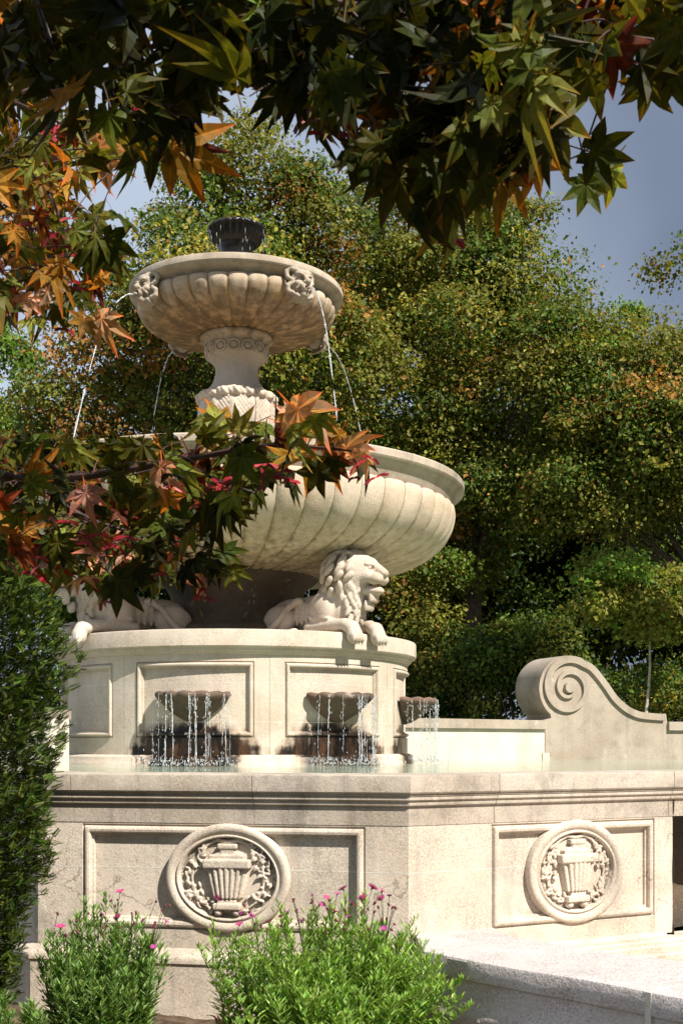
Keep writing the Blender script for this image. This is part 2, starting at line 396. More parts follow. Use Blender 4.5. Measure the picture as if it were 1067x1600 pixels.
# ------------------------------------------------------------------ outer basin
CX, CY = -1.29, 15.0
P1 = np.array((0.40, 7.28)); LA, LB = R(-11), R(28)
dL = np.array((math.cos(LA), math.sin(LA))); nL = np.array((math.sin(LA), -math.cos(LA)))
dR = np.array((math.cos(LB), math.sin(LB))); nR = np.array((math.sin(LB), -math.cos(LB)))
L0, L1 = 2.37, 2.09
P0 = P1 - L0 * dL
LC = R(-56); dM = np.array((math.cos(LC), math.sin(LC))); nM = np.array((math.sin(LC), -math.cos(LC)))
Pm = P0 - 6.0 * dM
P3 = P1 + 6.0 * dR
WATER = 1.40
# water sheet
tag(solo('pool_water', *sheet([Pm - nM * 0.2, P0 - nL * 0.2, P1 - (nL + nR) * 0.1, P3 - nR * 0.2, (9, 22), (-9, 22), (-9, 13)], WATER), M['water']), kind='structure')

basin = empty('basin_wall', (P1[0], P1[1], -0.05), 'outer basin wall of pale limestone with urn medallions in sunk panels behind the asters', 'basin wall')
PROF = [(-9, 0), (0, 0), (0.004, -0.011), (0.012, -0.011), (0.016, 0.0), (0.022, 0.010), (0.034, 0.015), (0.048, 0.012), (0.056, 0.0), (0.058, -0.016), (0.070, -0.018), (0.074, -0.034), (9, -0.034)]
PX = np.array([p[0] for p in PROF]); PY = np.array([p[1] for p in PROF])
def lines(a, b, breaks, step):
    base = list(np.linspace(a, b, max(2, int((b - a) / step) + 1))) + [x for x in breaks if a < x < b]
    return np.array(sorted(set(np.round(base, 5))))
def face_grid(u0, u1, v0, v1, rect, lift=0.0, step=0.06):
    ds = [p for p in PX if -1 < p < 1]
    ub = [rect[0] + d for d in ds] + [rect[1] - d for d in ds]; vb = [rect[2] + d for d in ds] + [rect[3] - d for d in ds]
    us, vs = lines(u0, u1, ub, step), lines(v0, v1, vb, step)
    U, W = np.meshgrid(us, vs, indexing='ij')
    dist = np.minimum(np.minimum(U - rect[0], rect[1] - U), np.minimum(W - rect[2], rect[3] - W))
    O = np.interp(dist, PX, PY) + lift
    ids = np.arange(U.size).reshape(U.shape)
    q = np.stack([ids[:-1, :-1], ids[1:, :-1], ids[1:, 1:], ids[:-1, 1:]], -1).reshape(-1, 4)
    return U.ravel(), W.ravel(), O.ravel(), q
def on_plane(o, d, n, U, W, O):
    return np.stack([o[0] + d[0] * U + n[0] * O, o[1] + d[1] * U + n[1] * O, W], 1)
ZJ = 0.865
def wall_face(o, d, n, L, rect):
    for (a, b) in ((0.36, ZJ - 0.0015), (ZJ + 0.0015, 1.262)):
        U, W, O, q = face_grid(0, L, a, b, rect)
        part('stone_block', on_plane(o, d, n, U, W, O), q, M['basin'], basin)
    U, W, O, q = face_grid(0.001, L - 0.001, ZJ - 0.003, ZJ + 0.003, rect, 0.0008)
    part('mortar_joint', on_plane(o, d, n, U, W, O), q, M['mortar'], basin)
RECT_L = (0.30, 2.11, 0.485, 1.14); RECT_R = (0.60, 1.93, 0.485, 1.14)
wall_face(P0, dL, nL, L0, RECT_L); wall_face(P1, dR, nR, L1, RECT_R)
# return face on the left and wall right of the niche
U, W, O, q = face_grid(0, 6.0, 0.36, 1.262, (90, 91, 90, 91), 0, 0.5)
part('stone_block', on_plane(Pm, dM, nM, U, W, O), q, M['basin'], basin)
U, W, O, q = face_grid(3.35, 6.0, 0.0, 1.262, (90, 91, 90, 91), 0, 0.5)
part('stone_block', on_plane(P1, dR, nR, U, W, O), q, M['basin'], basin)
# niche: curved wet recess below the coping
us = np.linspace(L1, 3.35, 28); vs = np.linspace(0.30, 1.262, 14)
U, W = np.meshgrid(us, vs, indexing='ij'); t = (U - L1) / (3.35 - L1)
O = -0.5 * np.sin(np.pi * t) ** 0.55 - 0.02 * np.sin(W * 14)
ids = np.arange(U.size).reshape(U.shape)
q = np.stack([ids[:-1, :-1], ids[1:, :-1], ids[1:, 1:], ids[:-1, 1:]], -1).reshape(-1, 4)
part('cascade_niche', on_plane(P1, dR, nR, U.ravel(), W.ravel(), O.ravel()), q, M['wet_shade'], basin, True)

def sweep(pts, nrm, prof, mat, name, parent, s=None):
    """pts: 2D points, nrm: normal of each leg; prof (offset, z); closed ends"""
    pts = [np.asarray(p, float) for p in pts]; rows = []
    for i, p in enumerate(pts):
        if i == 0: m = nrm[0]
        elif i == len(pts) - 1: m = nrm[-1]
        else: m = (nrm[i - 1] + nrm[i]) / (1 + nrm[i - 1] @ nrm[i])
        rows.append([(p[0] + m[0] * o, p[1] + m[1] * o, z) for o, z in prof])
    k = len(prof); V = [v for r in rows for v in r]
    Fc = [(i * k + j, i * k + (j + 1) % k, (i + 1) * k + (j + 1) % k, (i + 1) * k + j) for i in range(len(pts) - 1) for j in range(k)]
    Fc += [tuple(range(k))[::-1], tuple(range((len(pts) - 1) * k, len(pts) * k))]
    return part(name, V, Fc, mat, parent)
COP = [(-0.38, 1.15), (-0.38, 1.448), (-0.372, 1.455), (0.048, 1.455), (0.058, 1.450), (0.062, 1.440), (0.062, 1.352), (0.056, 1.343), (0.044, 1.340), (0.044, 1.328),
       (0.036, 1.326), (0.040, 1.318), (0.040, 1.305), (0.030, 1.296), (0.024, 1.294), (0.026, 1.286), (0.024, 1.272), (0.014, 1.264), (0.004, 1.262), (0.004, 1.15)]
PLI = [(-0.1, 0.36), (0.0, 0.372), (0.012, 0.366), (0.030, 0.345), (0.050, 0.335), (0.066, 0.322), (0.072, 0.305), (0.072, 0.288), (0.060, 0.276), (0.060, -0.05), (-0.1, -0.05)]
g = 0.002
cuts = [Pm, Pm + dM * 2.0, Pm + dM * 4.0]
for a, b in ((cuts[0], cuts[1]), (cuts[1], cuts[2])): sweep([a + dM * g, b - dM * g], [nM], COP, M['coping'], 'coping_block', basin)
sweep([cuts[2] + dM * g, P0, P0 + dL * (0.245 - g)], [nM, nL], COP, M['coping'], 'coping_block', basin)
sweep([P0 + dL * (0.245 + g), P0 + dL * (1.42 - g)], [nL], COP, M['coping'], 'coping_block', basin)
sweep([P0 + dL * (1.42 + g), P1, P1 + dR * (0.62 - g)], [nL, nR], COP, M['coping'], 'coping_block', basin)
for a, b in ((0.62, 2.05), (2.05, 3.5), (3.5, 6.0)): sweep([P1 + dR * (a + g), P1 + dR * (b - g)], [nR], COP, M['coping'], 'coping_block', basin)
sweep([Pm, P0, P1, P1 + dR * 2.02], [nM, nL, nR], PLI, M['basin'], 'plinth', basin)
# steps below the right face near the niche
for k, (o, z) in enumerate(((0.26, 0.285), (0.19, 0.325), (0.12, 0.345))):
    sweep([P1 + dR * (0.75 + 0.02 * k), P1 + dR * 3.4], [nR], [(-0.1, z), (o, z), (o + 0.012, z - 0.012), (o + 0.012, 0.0), (-0.1, 0.0)], M['basin'], 'step', basin)

# medallions
def medallion(o, d, n, uc, zc, a, b):
    th = np.linspace(0, 2 * np.pi, 97)[:-1]
    prof = [(0.0, -0.03), (0.0, 0.014), (-0.008, 0.024), (-0.024, 0.030), (-0.042, 0.027), (-0.056, 0.018), (-0.060, 0.012), (-0.066, 0.010), (-0.070, 0.022), (-0.080, 0.022), (-0.086, 0.004), (-0.090, -0.016), (-0.12, -0.016)]
    V = []
    for (ro, oo) in prof:
        V.append(on_plane(o, d, n, uc + (a + ro) * np.cos(th), zc + (b + ro) * np.sin(th), np.full(96, oo)))
    j = np.arange(96); j2 = (j + 1) % 96
    Fc = np.concatenate([np.stack([i * 96 + j, i * 96 + j2, (i + 1) * 96 + j2, (i + 1) * 96 + j], 1) for i in range(len(prof) - 1)])
    ring = part('medallion', np.concatenate(V), Fc, M['basin'], basin, True)
    V = on_plane(o, d, n, np.append(uc + (a - 0.085) * np.cos(th), uc), np.append(zc + (b - 0.085) * np.sin(th), zc), np.full(97, -0.016))
    part('medallion_field', V, [(int(i), int((i + 1) % 96), 96) for i in range(96)], M['basin'], ring)
    def emit(name, S):
        V, q = S.mesh()
        part(name, on_plane(o, d, n, uc + V[:, 0], zc + V[:, 2], -0.016 + (V[:, 1] + 0.016) * 0.72), q[:, ::-1], M['basin'], ring, True)
    # urn (local x along the wall, y outwards, z up)
    h = 0.006
    S = Sdf((-0.2, -0.03, -0.3), (0.2, 0.13, 0.3), h)
    for k in range(26):
        z = -0.135 + 0.195 * k / 25; w = 0.092 + 0.042 * (k / 25) ** 0.8 - (0.03 if k < 2 else 0)
        S.ell((0, -0.016, z), (w, 0.058 * w / 0.13 + 0.02, 0.014), 0.006)
    for k in range(7):
        u = -0.9 + 1.8 * k / 6
        S.cap((u * 0.085, 0.052 * math.sqrt(1 - u * u * 0.8), -0.12), (u * 0.125, 0.066 * math.sqrt(1 - u * u * 0.8), 0.05), 0.009, 0.012, 0.006)
    S.box((0, 0.0, 0.088), (0.150, 0.080, 0.028), 0.012, 0.006)
    S.box((0, 0.0, 0.130), (0.115, 0.050, 0.014), 0.01, 0.006); S.ell((0, -0.01, 0.145), (0.095, 0.05, 0.026), 0.006)
    S.box((0, 0.0, 0.195), (0.062, 0.045, 0.016), 0.007, 0.004); S.box((0, 0.0, 0.17), (0.045, 0.035, 0.02), 0.006, 0.004)
    S.box((0, 0.0, -0.175), (0.088, 0.060, 0.020), 0.008, 0.005)
    S.box((0, 0.0, -0.147), (0.06, 0.045, 0.014), 0.006, 0.005)
    for sx in (-1, 1): S.ell((sx * 0.058, 0.01, -0.213), (0.028, 0.04, 0.022), 0.005)
    emit('urn', S)
    S = Sdf((-a + 0.07, -0.035, -b + 0.06), (a - 0.07, 0.06, b - 0.06), h)
    rg = np.random.default_rng(int(uc * 1000))
    for sx in (-1, 1):
        arc = [(sx * x, 0.0, z) for x, z in ((0.01, 0.222), (0.07, 0.232), (0.13, 0.205), (0.175, 0.155), (0.215, 0.085), (0.23, 0.0), (0.22, -0.08), (0.175, -0.15), (0.12, -0.19))]
        S.path(arc, 0.012, 0.007, 0.006)
        for k in range(62):
            t = rg.uniform(2.2, 7.8); i = int(t); p = np.array(arc[i]) * (1 - t + i) + np.array(arc[i + 1]) * (t - i)
            ce = p + np.array((rg.uniform(-0.055, 0.045) * sx, 0.0, rg.uniform(-0.035, 0.035)))
            if abs(ce[0]) < 0.15 and ce[2] > -0.12: ce[0] = sx * 0.16
            an = rg.uniform(0, 6.28); M3 = np.array(((math.cos(an), 0, math.sin(an)), (0, 1, 0), (-math.sin(an), 0, math.cos(an)))).T
            S.ell(ce + (0, rg.uniform(-0.012, 0.008), 0), (rg.uniform(0.014, 0.026), 0.018, rg.uniform(0.007, 0.012)), 0.003, M3)
    emit('vine_relief', S)
medallion(P0, dL, nL, 1.25, 0.815, 0.395, 0.335)
medallion(P1, dR, nR, 1.265, 0.815, 0.385, 0.335)

# ------------------------------------------------------------------ fountain tower
ft = empty('tiered_fountain', (CX, CY, 1.30), 'tiered limestone fountain with two fluted bowls above a round panelled drum', 'fountain')
def fpart(name, V, q, mat, parent, smooth=False, wet=None, rot=0.0):
    """geometry given about the fountain axis, world heights"""
    V = np.asarray(V, float) - np.array((0, 0, 1.30))
    o = put(name, make_mesh(name, V, q, mat, smooth, None, wet), parent); o.rotation_euler = (0, 0, rot)
    return o
def th_rot(th): return th      # angle th (towards camera = 0, right positive) equals rotation about z
RB, ZD = 2.10, 2.85
SP0 = R(-8.0)
# drum blocks: eight sectors, three courses
def drum_sector(v0, v1, lift=0.0):
    half = R(22.5) * RB
    rect = (-R(18) * RB, R(18) * RB, 1.70, 2.515)
    U, W, O, q = face_grid(-half + 0.0015, half - 0.0015, v0, v1, rect, lift, 0.03)
    sc = 1.35
    A = U / RB; rr = RB + O * sc
    # wet stain under the shell: spreads downwards
    sp = 0.20 + 0.52 * np.clip((1.95 - W) / 0.42, 0, 1)
    e2 = (np.abs(U) / 0.86) ** 2.0 + (np.clip(W - 1.48, 0, 9) / 0.50) ** 2.0
    wet = np.clip(1.55 * (1.0 - e2), 0, 1.3) + 0.16 * (W < 1.6)
    return np.stack([rr * np.sin(A), -rr * np.cos(A), W], 1), q, wet
sect = []; dry = []
for v0, v1 in ((1.38, 1.865), (1.869, 2.285), (2.289, 2.60)):
    V, q, w = drum_sector(v0, v1)
    sect.append(make_mesh('drum_block', V - np.array((0, 0, 1.30)), q, M['drum'], False, None, w)); dry.append(make_mesh('drum_block', V - np.array((0, 0, 1.30)), q, M['drum'], False, None, w * 0))
Vc, qc = revolve([(2.05, 2.66), (2.047, 2.3), (2.045, 1.3)], 128)
drum = fpart('drum', Vc, qc, M['mortar'], ft, True)
for v0 in (1.867, 2.287):
    V, q, w = drum_sector(v0 - 0.003, v0 + 0.003, 0.0006); me = make_mesh('mortar_joint', V - np.array((0, 0, 1.30)), q, M['mortar'], False, None, w * 0); sect.append(me); dry.append(me)
for k in range(8):
    for me in (sect if k < 3 else dry): put(me.name.split('.')[0], me, drum, (0, 0, 0), (0, 0, SP0 + k * R(45)))
# base ring
ring_prof = [(2.06, 1.52), (2.12, 1.515), (2.15, 1.50), (2.165, 1.485), (2.165, 1.44), (2.18, 1.435), (2.18, 1.30)]
Vr, qr = revolve(ring_prof, 160)
ang = np.arctan2(Vr[:, 0], -Vr[:, 1]); dd = np.abs((ang - SP0 + R(22.5)) % R(45) - R(22.5))
fpart('base_ring', Vr, qr, M['drum'], drum, True, np.clip(1.4 - (dd / R(15)) ** 2, 0.1, 1) * ((ang > R(-30)) & (ang < R(105))))
# cornice
cor = [(1.6, ZD), (2.185, ZD), (2.20, ZD - 0.006), (2.205, ZD - 0.02), (2.205, ZD - 0.175), (2.195, ZD - 0.188), (2.16, ZD - 0.195), (2.155, ZD - 0.21), (2.15, ZD - 0.225), (2.13, ZD - 0.235), (2.125, ZD - 0.25), (2.10, ZD - 0.262), (2.07, ZD - 0.262)]
Vr, qr = revolve(cor, 200); fpart('cornice', Vr, qr, M['drum'], drum)
Vr, qr = revolve([(0.05, ZD - 0.01), (1.62, ZD - 0.001)], 96); fpart('drum_top', Vr, qr[:, ::-1], M['drum'], drum)
# shell spouts
def shell_mesh():
    nu, nv = 73, 14; V = []
    phi = np.linspace(-math.pi / 2, math.pi / 2, nu)
    sc = np.abs(np.sin(phi * 6.5 + math.pi / 4 * 0 + math.pi / 2 * 1.0))
    prof = [(0.02, 0.0), (0.30, 0.0), (0.345, 0.02), (0.365, 0.012), (0.37, -0.02), (0.355, -0.045), (0.335, -0.055), (0.315, -0.08), (0.28, -0.12), (0.235, -0.165), (0.19, -0.205), (0.14, -0.24), (0.09, -0.27), (0.03, -0.29)]
    for k, (r, z) in enumerate(prof):
        m = 1 + (0.085 * (sc - 0.5) if k >= 1 else 0) * (1.0 if k < 7 else 0.7)
        zz = z + (0.016 * sc if 1 <= k <= 5 else 0)
        V.append(np.stack([1.08 * r * m * np.sin(phi), -RB + 0.05 - 1.06 * r * m * np.cos(phi) * (1.0), zz * np.ones(nu)], 1))
    ids = np.arange(nu * nv).reshape(nv, nu)
    q = np.stack([ids[:-1, :-1], ids[1:, :-1], ids[1:, 1:], ids[:-1, 1:]], -1).reshape(-1, 4)
    V = np.concatenate(V); V[:, 2] += 2.155 - 1.30
    return make_mesh('shell_spout', V, q, M['shell'], True)
shm = shell_mesh()
for k in range(3): put('shell_spout', shm, drum, (0, 0, 0), (0, 0, SP0 + k * R(45)))

# bowls
def bowl(name, prof, nfl, amp, mat, rimprof, inner, stain, rimmat):
    prof = np.array(smooth_prof(prof, 9)); n = len(prof)
    Vb, qb = revolve([(r - 0.012, z) for r, z in prof], 128)
    b = fpart(name, Vb, qb, mat, ft, True)
    T = np.gradient(prof, axis=0); T /= np.linalg.norm(T, axis=1)[:, None]
    N = np.stack([-T[:, 1], T[:, 0]], 1)
    if N[0, 0] < 0: N = -N
    nu = 11; u = np.linspace(-1, 1, nu); half = math.pi / nfl
    s = np.linspace(0, 1, n)
    V = []; wet = []
    for i in range(n):
        r, z = prof[i]
        topf = math.sqrt(max(0.0, 1 - max(0, 1 - s[i] / 0.055) ** 2)) if s[i] < 0.055 else 1.0
        wid = min(1, 0.55 + 0.45 * topf)
        a = amp * (0.35 + 0.65 * r / prof[:, 0].max()) * topf
        bulge = a * (1 - np.abs(u) ** 3.6)
        ang = u * half * 0.985 * (wid if s[i] < 0.1 else 1)
        rr = r + N[i, 0] * bulge; zz = z + N[i, 1] * bulge
        V.append(np.stack([rr * np.sin(ang), -rr * np.cos(ang), zz], 1))
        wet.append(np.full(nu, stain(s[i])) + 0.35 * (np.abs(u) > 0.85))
    ids = np.arange(n * nu).reshape(n, nu)
    q = np.stack([ids[:-1, :-1], ids[1:, :-1], ids[1:, 1:], ids[:-1, 1:]], -1).reshape(-1, 4)
    me = make_mesh('flute', np.concatenate(V) - np.array((0, 0, 1.30)), q, mat, True, None, np.concatenate(wet))
    for k in range(nfl): put('flute', me, b, (0, 0, 0), (0, 0, 2 * math.pi * (k + 0.5) / nfl))
    Vr, qr = revolve(rimprof, 180)
    fpart('rim', Vr, qr, rimmat, b)
    return b
up = [(1.175, 7.00), (1.185, 6.955), (1.175, 6.90), (1.12, 6.82), (1.00, 6.745), (0.82, 6.69), (0.62, 6.66), (0.40, 6.645)]
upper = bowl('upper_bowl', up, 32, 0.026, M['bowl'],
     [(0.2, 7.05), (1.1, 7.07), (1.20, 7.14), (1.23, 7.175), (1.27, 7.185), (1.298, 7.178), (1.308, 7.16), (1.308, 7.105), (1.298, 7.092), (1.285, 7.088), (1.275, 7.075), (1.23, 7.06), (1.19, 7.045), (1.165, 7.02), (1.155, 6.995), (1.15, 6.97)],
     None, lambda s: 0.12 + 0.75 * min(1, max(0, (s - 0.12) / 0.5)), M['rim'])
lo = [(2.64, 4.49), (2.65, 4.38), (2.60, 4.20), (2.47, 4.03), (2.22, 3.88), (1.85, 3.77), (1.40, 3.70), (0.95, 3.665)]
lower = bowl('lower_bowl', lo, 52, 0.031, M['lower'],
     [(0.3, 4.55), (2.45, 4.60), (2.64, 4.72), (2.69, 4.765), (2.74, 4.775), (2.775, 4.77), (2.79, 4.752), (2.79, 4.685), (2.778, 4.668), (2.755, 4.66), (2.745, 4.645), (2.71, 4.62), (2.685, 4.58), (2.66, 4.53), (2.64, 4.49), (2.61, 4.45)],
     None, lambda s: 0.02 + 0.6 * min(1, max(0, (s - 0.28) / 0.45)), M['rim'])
# stem between the bowls
st = smooth_prof([(0.40, 6.66), (0.445, 6.63), (0.445, 6.59), (0.40, 6.56), (0.385, 6.52)], 3)
Vr, qr = revolve(st, 96); fpart('collar', Vr, qr, M['bowl'], upper, True, np.full(len(Vr), 0.5))
st = smooth_prof([(0.375, 6.53), (0.372, 6.39), (0.335, 6.35), (0.285, 6.30), (0.262, 6.23), (0.272, 6.13), (0.315, 6.03), (0.385, 5.955), (0.435, 5.925)], 4)
Vr, qr = revolve(st, 96); neck = fpart('neck', Vr, qr, M['drum'], ft, True)
tor_a = np.linspace(0, 2 * np.pi, 17)[:-1]
V, Fc = tube(np.stack([0.072 * np.cos(np.linspace(0, 2*np.pi, 21)), np.full(21, -0.378), 6.445 - 1.30 + 0.062 * np.sin(np.linspace(0, 2*np.pi, 21))], 1), 0.014, 6, False)
V2, F2 = tube(np.stack([0.001 * np.cos(tor_a[:3]), np.array((-0.36, -0.385, -0.392)), np.full(3, 6.445 - 1.30)], 1), np.array((0.05, 0.042, 0.02)), 10)
mb = MB(); mb.add(V, Fc); mb.add(V2, F2)
bead = make_mesh('bead', mb.V, mb.f, M['bowl'], True)
for k in range(14): put('bead', bead, neck, (0, 0, 0), (0, 0, 2 * math.pi * k / 14))
def wob(r, z, a): return r + 0.022 * np.sin(a * 18) * np.exp(-((z - 5.86) / 0.06) ** 2) + 0.008 * np.sin(a * 41 + z * 50)
st = smooth_prof([(0.43, 5.925), (0.47, 5.915), (0.49, 5.88), (0.485, 5.835), (0.45, 5.81)], 4)
Vr, qr = revolve(st, 220, wob); fpart('carved_band', Vr, qr, M['drum'], ft, True)
def ribs(r, z, a): return r + 0.020 * (np.abs(np.cos(a * 6)) ** 6) * np.clip((5.80 - z) / 0.05, 0, 1) + 0.010 * np.sin(a * 60) * np.sin(z * 95) * (np.abs(np.cos(a * 6)) < 0.75)
st = smooth_prof([(0.455, 5.82), (0.462, 5.70), (0.455, 5.55), (0.41, 5.40), (0.34, 5.30), (0.40, 5.20), (0.52, 5.15), (0.52, 4.95), (0.62, 4.85), (0.62, 4.5)], 8)
Vr, qr = revolve(st, 360, ribs); fpart('baluster', Vr, qr, M['drum'], ft, True)
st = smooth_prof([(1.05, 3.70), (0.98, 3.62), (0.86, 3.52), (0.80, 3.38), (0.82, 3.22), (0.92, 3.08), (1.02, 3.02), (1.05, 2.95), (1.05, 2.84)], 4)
Vr, qr = revolve(st, 96); fpart('pedestal', Vr, qr, M['wet_shade'], ft, True, np.full(len(Vr), 0.0))  # shade under the lower bowl put into the dark colour
# top urn: black wet ribbed dish
def urib(r, z, a): return r * (1 + 0.05 * np.sin(a * 26) * (1 if 7.78 < z < 7.96 else 0))
st = [(0.05, 7.95), (0.29, 7.965), (0.345, 7.985), (0.355, 7.975), (0.355, 7.945), (0.335, 7.93), (0.325, 7.89), (0.295, 7.83), (0.25, 7.785), (0.215, 7.76), (0.22, 7.745), (0.20, 7.72), (0.19, 7.60), (0.20, 7.45), (0.24, 7.32), (0.26, 7.05)]
Vr, qr = revolve(st, 180, urib); fpart('top_urn', Vr, qr, M['urn'], ft, True)

# carved masks on the upper bowl (local: x right, y outwards, z up)
S = Sdf((-0.24, -0.16, -0.30), (0.24, 0.24, 0.26), 0.009)
S.ell((0, -0.02, 0.0), (0.145, 0.12, 0.20), 0.03)
S.ell((0, 0.06, 0.11), (0.12, 0.07, 0.07), 0.03)
for sx in (-1, 1):
    S.ell((sx * 0.062, 0.118, 0.082), (0.058, 0.030, 0.020), 0.012, np.array(((1, 0, 0.25 * sx), (0, 1, 0), (-0.25 * sx, 0, 1))).T)
    S.ell((sx * 0.058, 0.100, 0.040), (0.036, 0.030, 0.024), 0.006, None, True)
    S.ell((sx * 0.058, 0.080, 0.038), (0.027, 0.026, 0.017), 0.004)
    S.ell((sx * 0.085, 0.075, -0.03), (0.055, 0.05, 0.045), 0.02)
    # ears / curled horns
    S.path([(sx * 0.10, 0.03, 0.16), (sx * 0.17, 0.0, 0.19), (sx * 0.21, -0.02, 0.13), (sx * 0.20, 0.0, 0.05), (sx * 0.155, 0.03, 0.02)], 0.036, 0.026, 0.012)
    S.path([(sx * 0.15, 0.02, -0.02), (sx * 0.20, 0.0, -0.06), (sx * 0.19, 0.0, -0.13), (sx * 0.14, 0.03, -0.15)], 0.03, 0.03, 0.012)
    S.path([(sx * 0.03, 0.13, -0.035), (sx * 0.08, 0.12, -0.05), (sx * 0.115, 0.08, -0.10)], 0.022, 0.014, 0.01)
S.cap((0, 0.11, 0.07), (0, 0.17, -0.01), 0.024, 0.04, 0.018)
for sx in (-1, 1): S.ell((sx * 0.035, 0.145, -0.015), (0.022, 0.026, 0.02), 0.01)
S.ell((0, 0.13, -0.09), (0.072, 0.06, 0.052), 0.02); S.ell((0, 0.17, -0.09), (0.045, 0.07, 0.032), 0.012, None, True)
S.ell((0, 0.10, -0.165), (0.06, 0.05, 0.05), 0.02)
for k in range(9):
    a = -1.2 + 2.4 * k / 8
    S.cap((0.11 * math.sin(a), 0.06, -0.17 - 0.02 * math.cos(a)), (0.13 * math.sin(a), 0.0, -0.22 - 0.04 * math.cos(a)), 0.028, 0.014, 0.01)
    S.cap((0.09 * math.sin(a * 1.1), 0.06, 0.15), (0.13 * math.sin(a * 1.1), 0.0, 0.21), 0.03, 0.018, 0.01)
S.cap((0, 0.06, -0.095), (0, 0.2, -0.1), 0.017, 0.017, 0.004)
Vm, qm = S.mesh()
Vm = np.stack([Vm[:, 0] * 0.88, -(Vm[:, 1] * 0.92 + 1.258), Vm[:, 2] * 0.86 + 6.935 - 1.30], 1)
mme = make_mesh('mask', Vm, qm[:, ::-1], M['mask'], True)
MASKS = [R(40), R(-50), R(-140), R(130)]
for t in MASKS: put('carved_mask', mme, ft, (0, 0, 0), (0, 0, t))

# ------------------------------------------------------------------ lions
def Mrot(fx, up=(0, 0, 1)):
    fx = unit(fx); y = unit(np.cross(up, fx)); z = np.cross(fx, y); return np.stack([fx, y, z], 1)
rg = np.random.default_rng(5)
S = Sdf((-1.50, -0.50, -0.28), (0.56, 0.56, 1.10), 0.0115)
S.ell((-1.02, 0, 0.26), (0.32, 0.27, 0.26), 0.05)
S.ell((-0.60, 0, 0.29), (0.48, 0.225, 0.24), 0.08)
S.ell((-0.22, 0, 0.36), (0.30, 0.25, 0.36), 0.08)
for sy in (-1, 1):
    S.ell((-1.0, sy * 0.24, 0.21), (0.27, 0.125, 0.21), 0.02)
    S.cap((-1.05, sy * 0.30, 0.06), (-0.72, sy * 0.31, 0.05), 0.065, 0.055, 0.02)
    S.ell((-0.66, sy * 0.31, 0.045), (0.11, 0.075, 0.055), 0.015)
    for k in range(3): S.ell((-0.575, sy * 0.31 + (k - 1) * 0.045, 0.035), (0.04, 0.024, 0.035), 0.006)
    S.ell((-0.26, sy * 0.225, 0.30), (0.19, 0.10, 0.22), 0.04)
    S.cap((-0.42, sy * 0.25, 0.09), (0.12, sy * 0.20, 0.10), 0.085, 0.074, 0.03)
    S.ell((0.205, sy * 0.19, 0.06), (0.105, 0.095, 0.085), 0.03)
    S.ell((0.265, sy * 0.19, -0.035), (0.085, 0.10, 0.115), 0.03)
    for k in range(4): S.ell((0.315, sy * 0.19 + (k - 1.5) * 0.047, -0.075), (0.042, 0.027, 0.06), 0.005)
    for k in range(4): S.cap((0.318, sy * 0.19 + (k - 1.5) * 0.047, -0.12), (0.322, sy * 0.19 + (k - 1.5) * 0.047, -0.155), 0.014, 0.007, 0.004)
    for k in range(5):   # ribs and shoulder folds
        S.cap((-0.46 - 0.09 * k, sy * 0.205, 0.40), (-0.42 - 0.09 * k, sy * 0.225, 0.16), 0.014, 0.022, 0.03)
    S.cap((-0.36, sy * 0.30, 0.20), (-0.10, sy * 0.27, 0.18), 0.03, 0.02, 0.02)
tail = [(-1.28, 0.0, 0.20), (-1.40, -0.16, 0.10), (-1.36, -0.34, 0.06), (-1.16, -0.41, 0.06), (-0.98, -0.40, 0.10), (-0.86, -0.36, 0.22), (-0.80, -0.30, 0.34), (-0.72, -0.24, 0.42)]
S.path(smooth_prof(tail, 4), 0.045, 0.036, 0.012); S.ell((-0.68, -0.22, 0.44), (0.09, 0.05, 0.05), 0.015)
yaw = R(14); hx = np.array((math.cos(yaw), math.sin(yaw), -0.06)); HM = Mrot(hx)
hc = np.array((0.0, 0.07, 0.725))
HS = 1.19
def H(p): return hc + HM @ (np.array(p, float) * HS)
def hr(r): return np.array(r) * HS
S.ell(hc + (-0.10, -0.02, -0.12), (0.27, 0.27, 0.34), 0.05)
S.ell(H((-0.02, 0, 0.02)), hr((0.235, 0.225, 0.245)), 0.05, HM)
# mane locks in overlapping rows sweeping back from the face
def lock(p, dirv, nv, L, w, th_, k=0.010):
    z = unit(nv); x = unit(dirv - np.dot(dirv, z) * z); y = np.cross(z, x)
    Mm = np.stack([x, y, z], 1)
    S.ell(p, (L, w, th_), k, Mm)
    S.ell(np.array(p) + x * L * 0.55 - z * 0.004, (L * 0.6, w * 0.6, th_ * 0.95), k, Mm)
for ri, (pol, rad, nl, L) in enumerate(((62, 0.235, 15, 0.062), (82, 0.265, 17, 0.070), (104, 0.285, 18, 0.078), (126, 0.285, 16, 0.082), (146, 0.26, 11, 0.08))):
    for k in range(nl):
        az = 2 * math.pi * (k + 0.5 * (ri % 2)) / nl + rg.uniform(-0.08, 0.08)
        nloc = np.array((math.cos(R(pol)), math.sin(R(pol)) * math.sin(az), math.sin(R(pol)) * math.cos(az)))
        sz = 1.32 if nloc[2] < -0.1 else 1.0
        p = H((-0.05 + nloc[0] * rad, nloc[1] * rad * 1.03, nloc[2] * rad * sz * 0.98 - 0.01))
        nv = HM @ nloc
        dv = -hx * 0.7 + np.array((0, 0, -0.9)) + rg.normal(0, 0.22, 3)
        if nloc[2] > 0.75: dv = -hx + rg.normal(0, 0.2, 3)
        lock(p, dv, nv, L * rg.uniform(0.95, 1.3), 0.040, 0.038, 0.006)
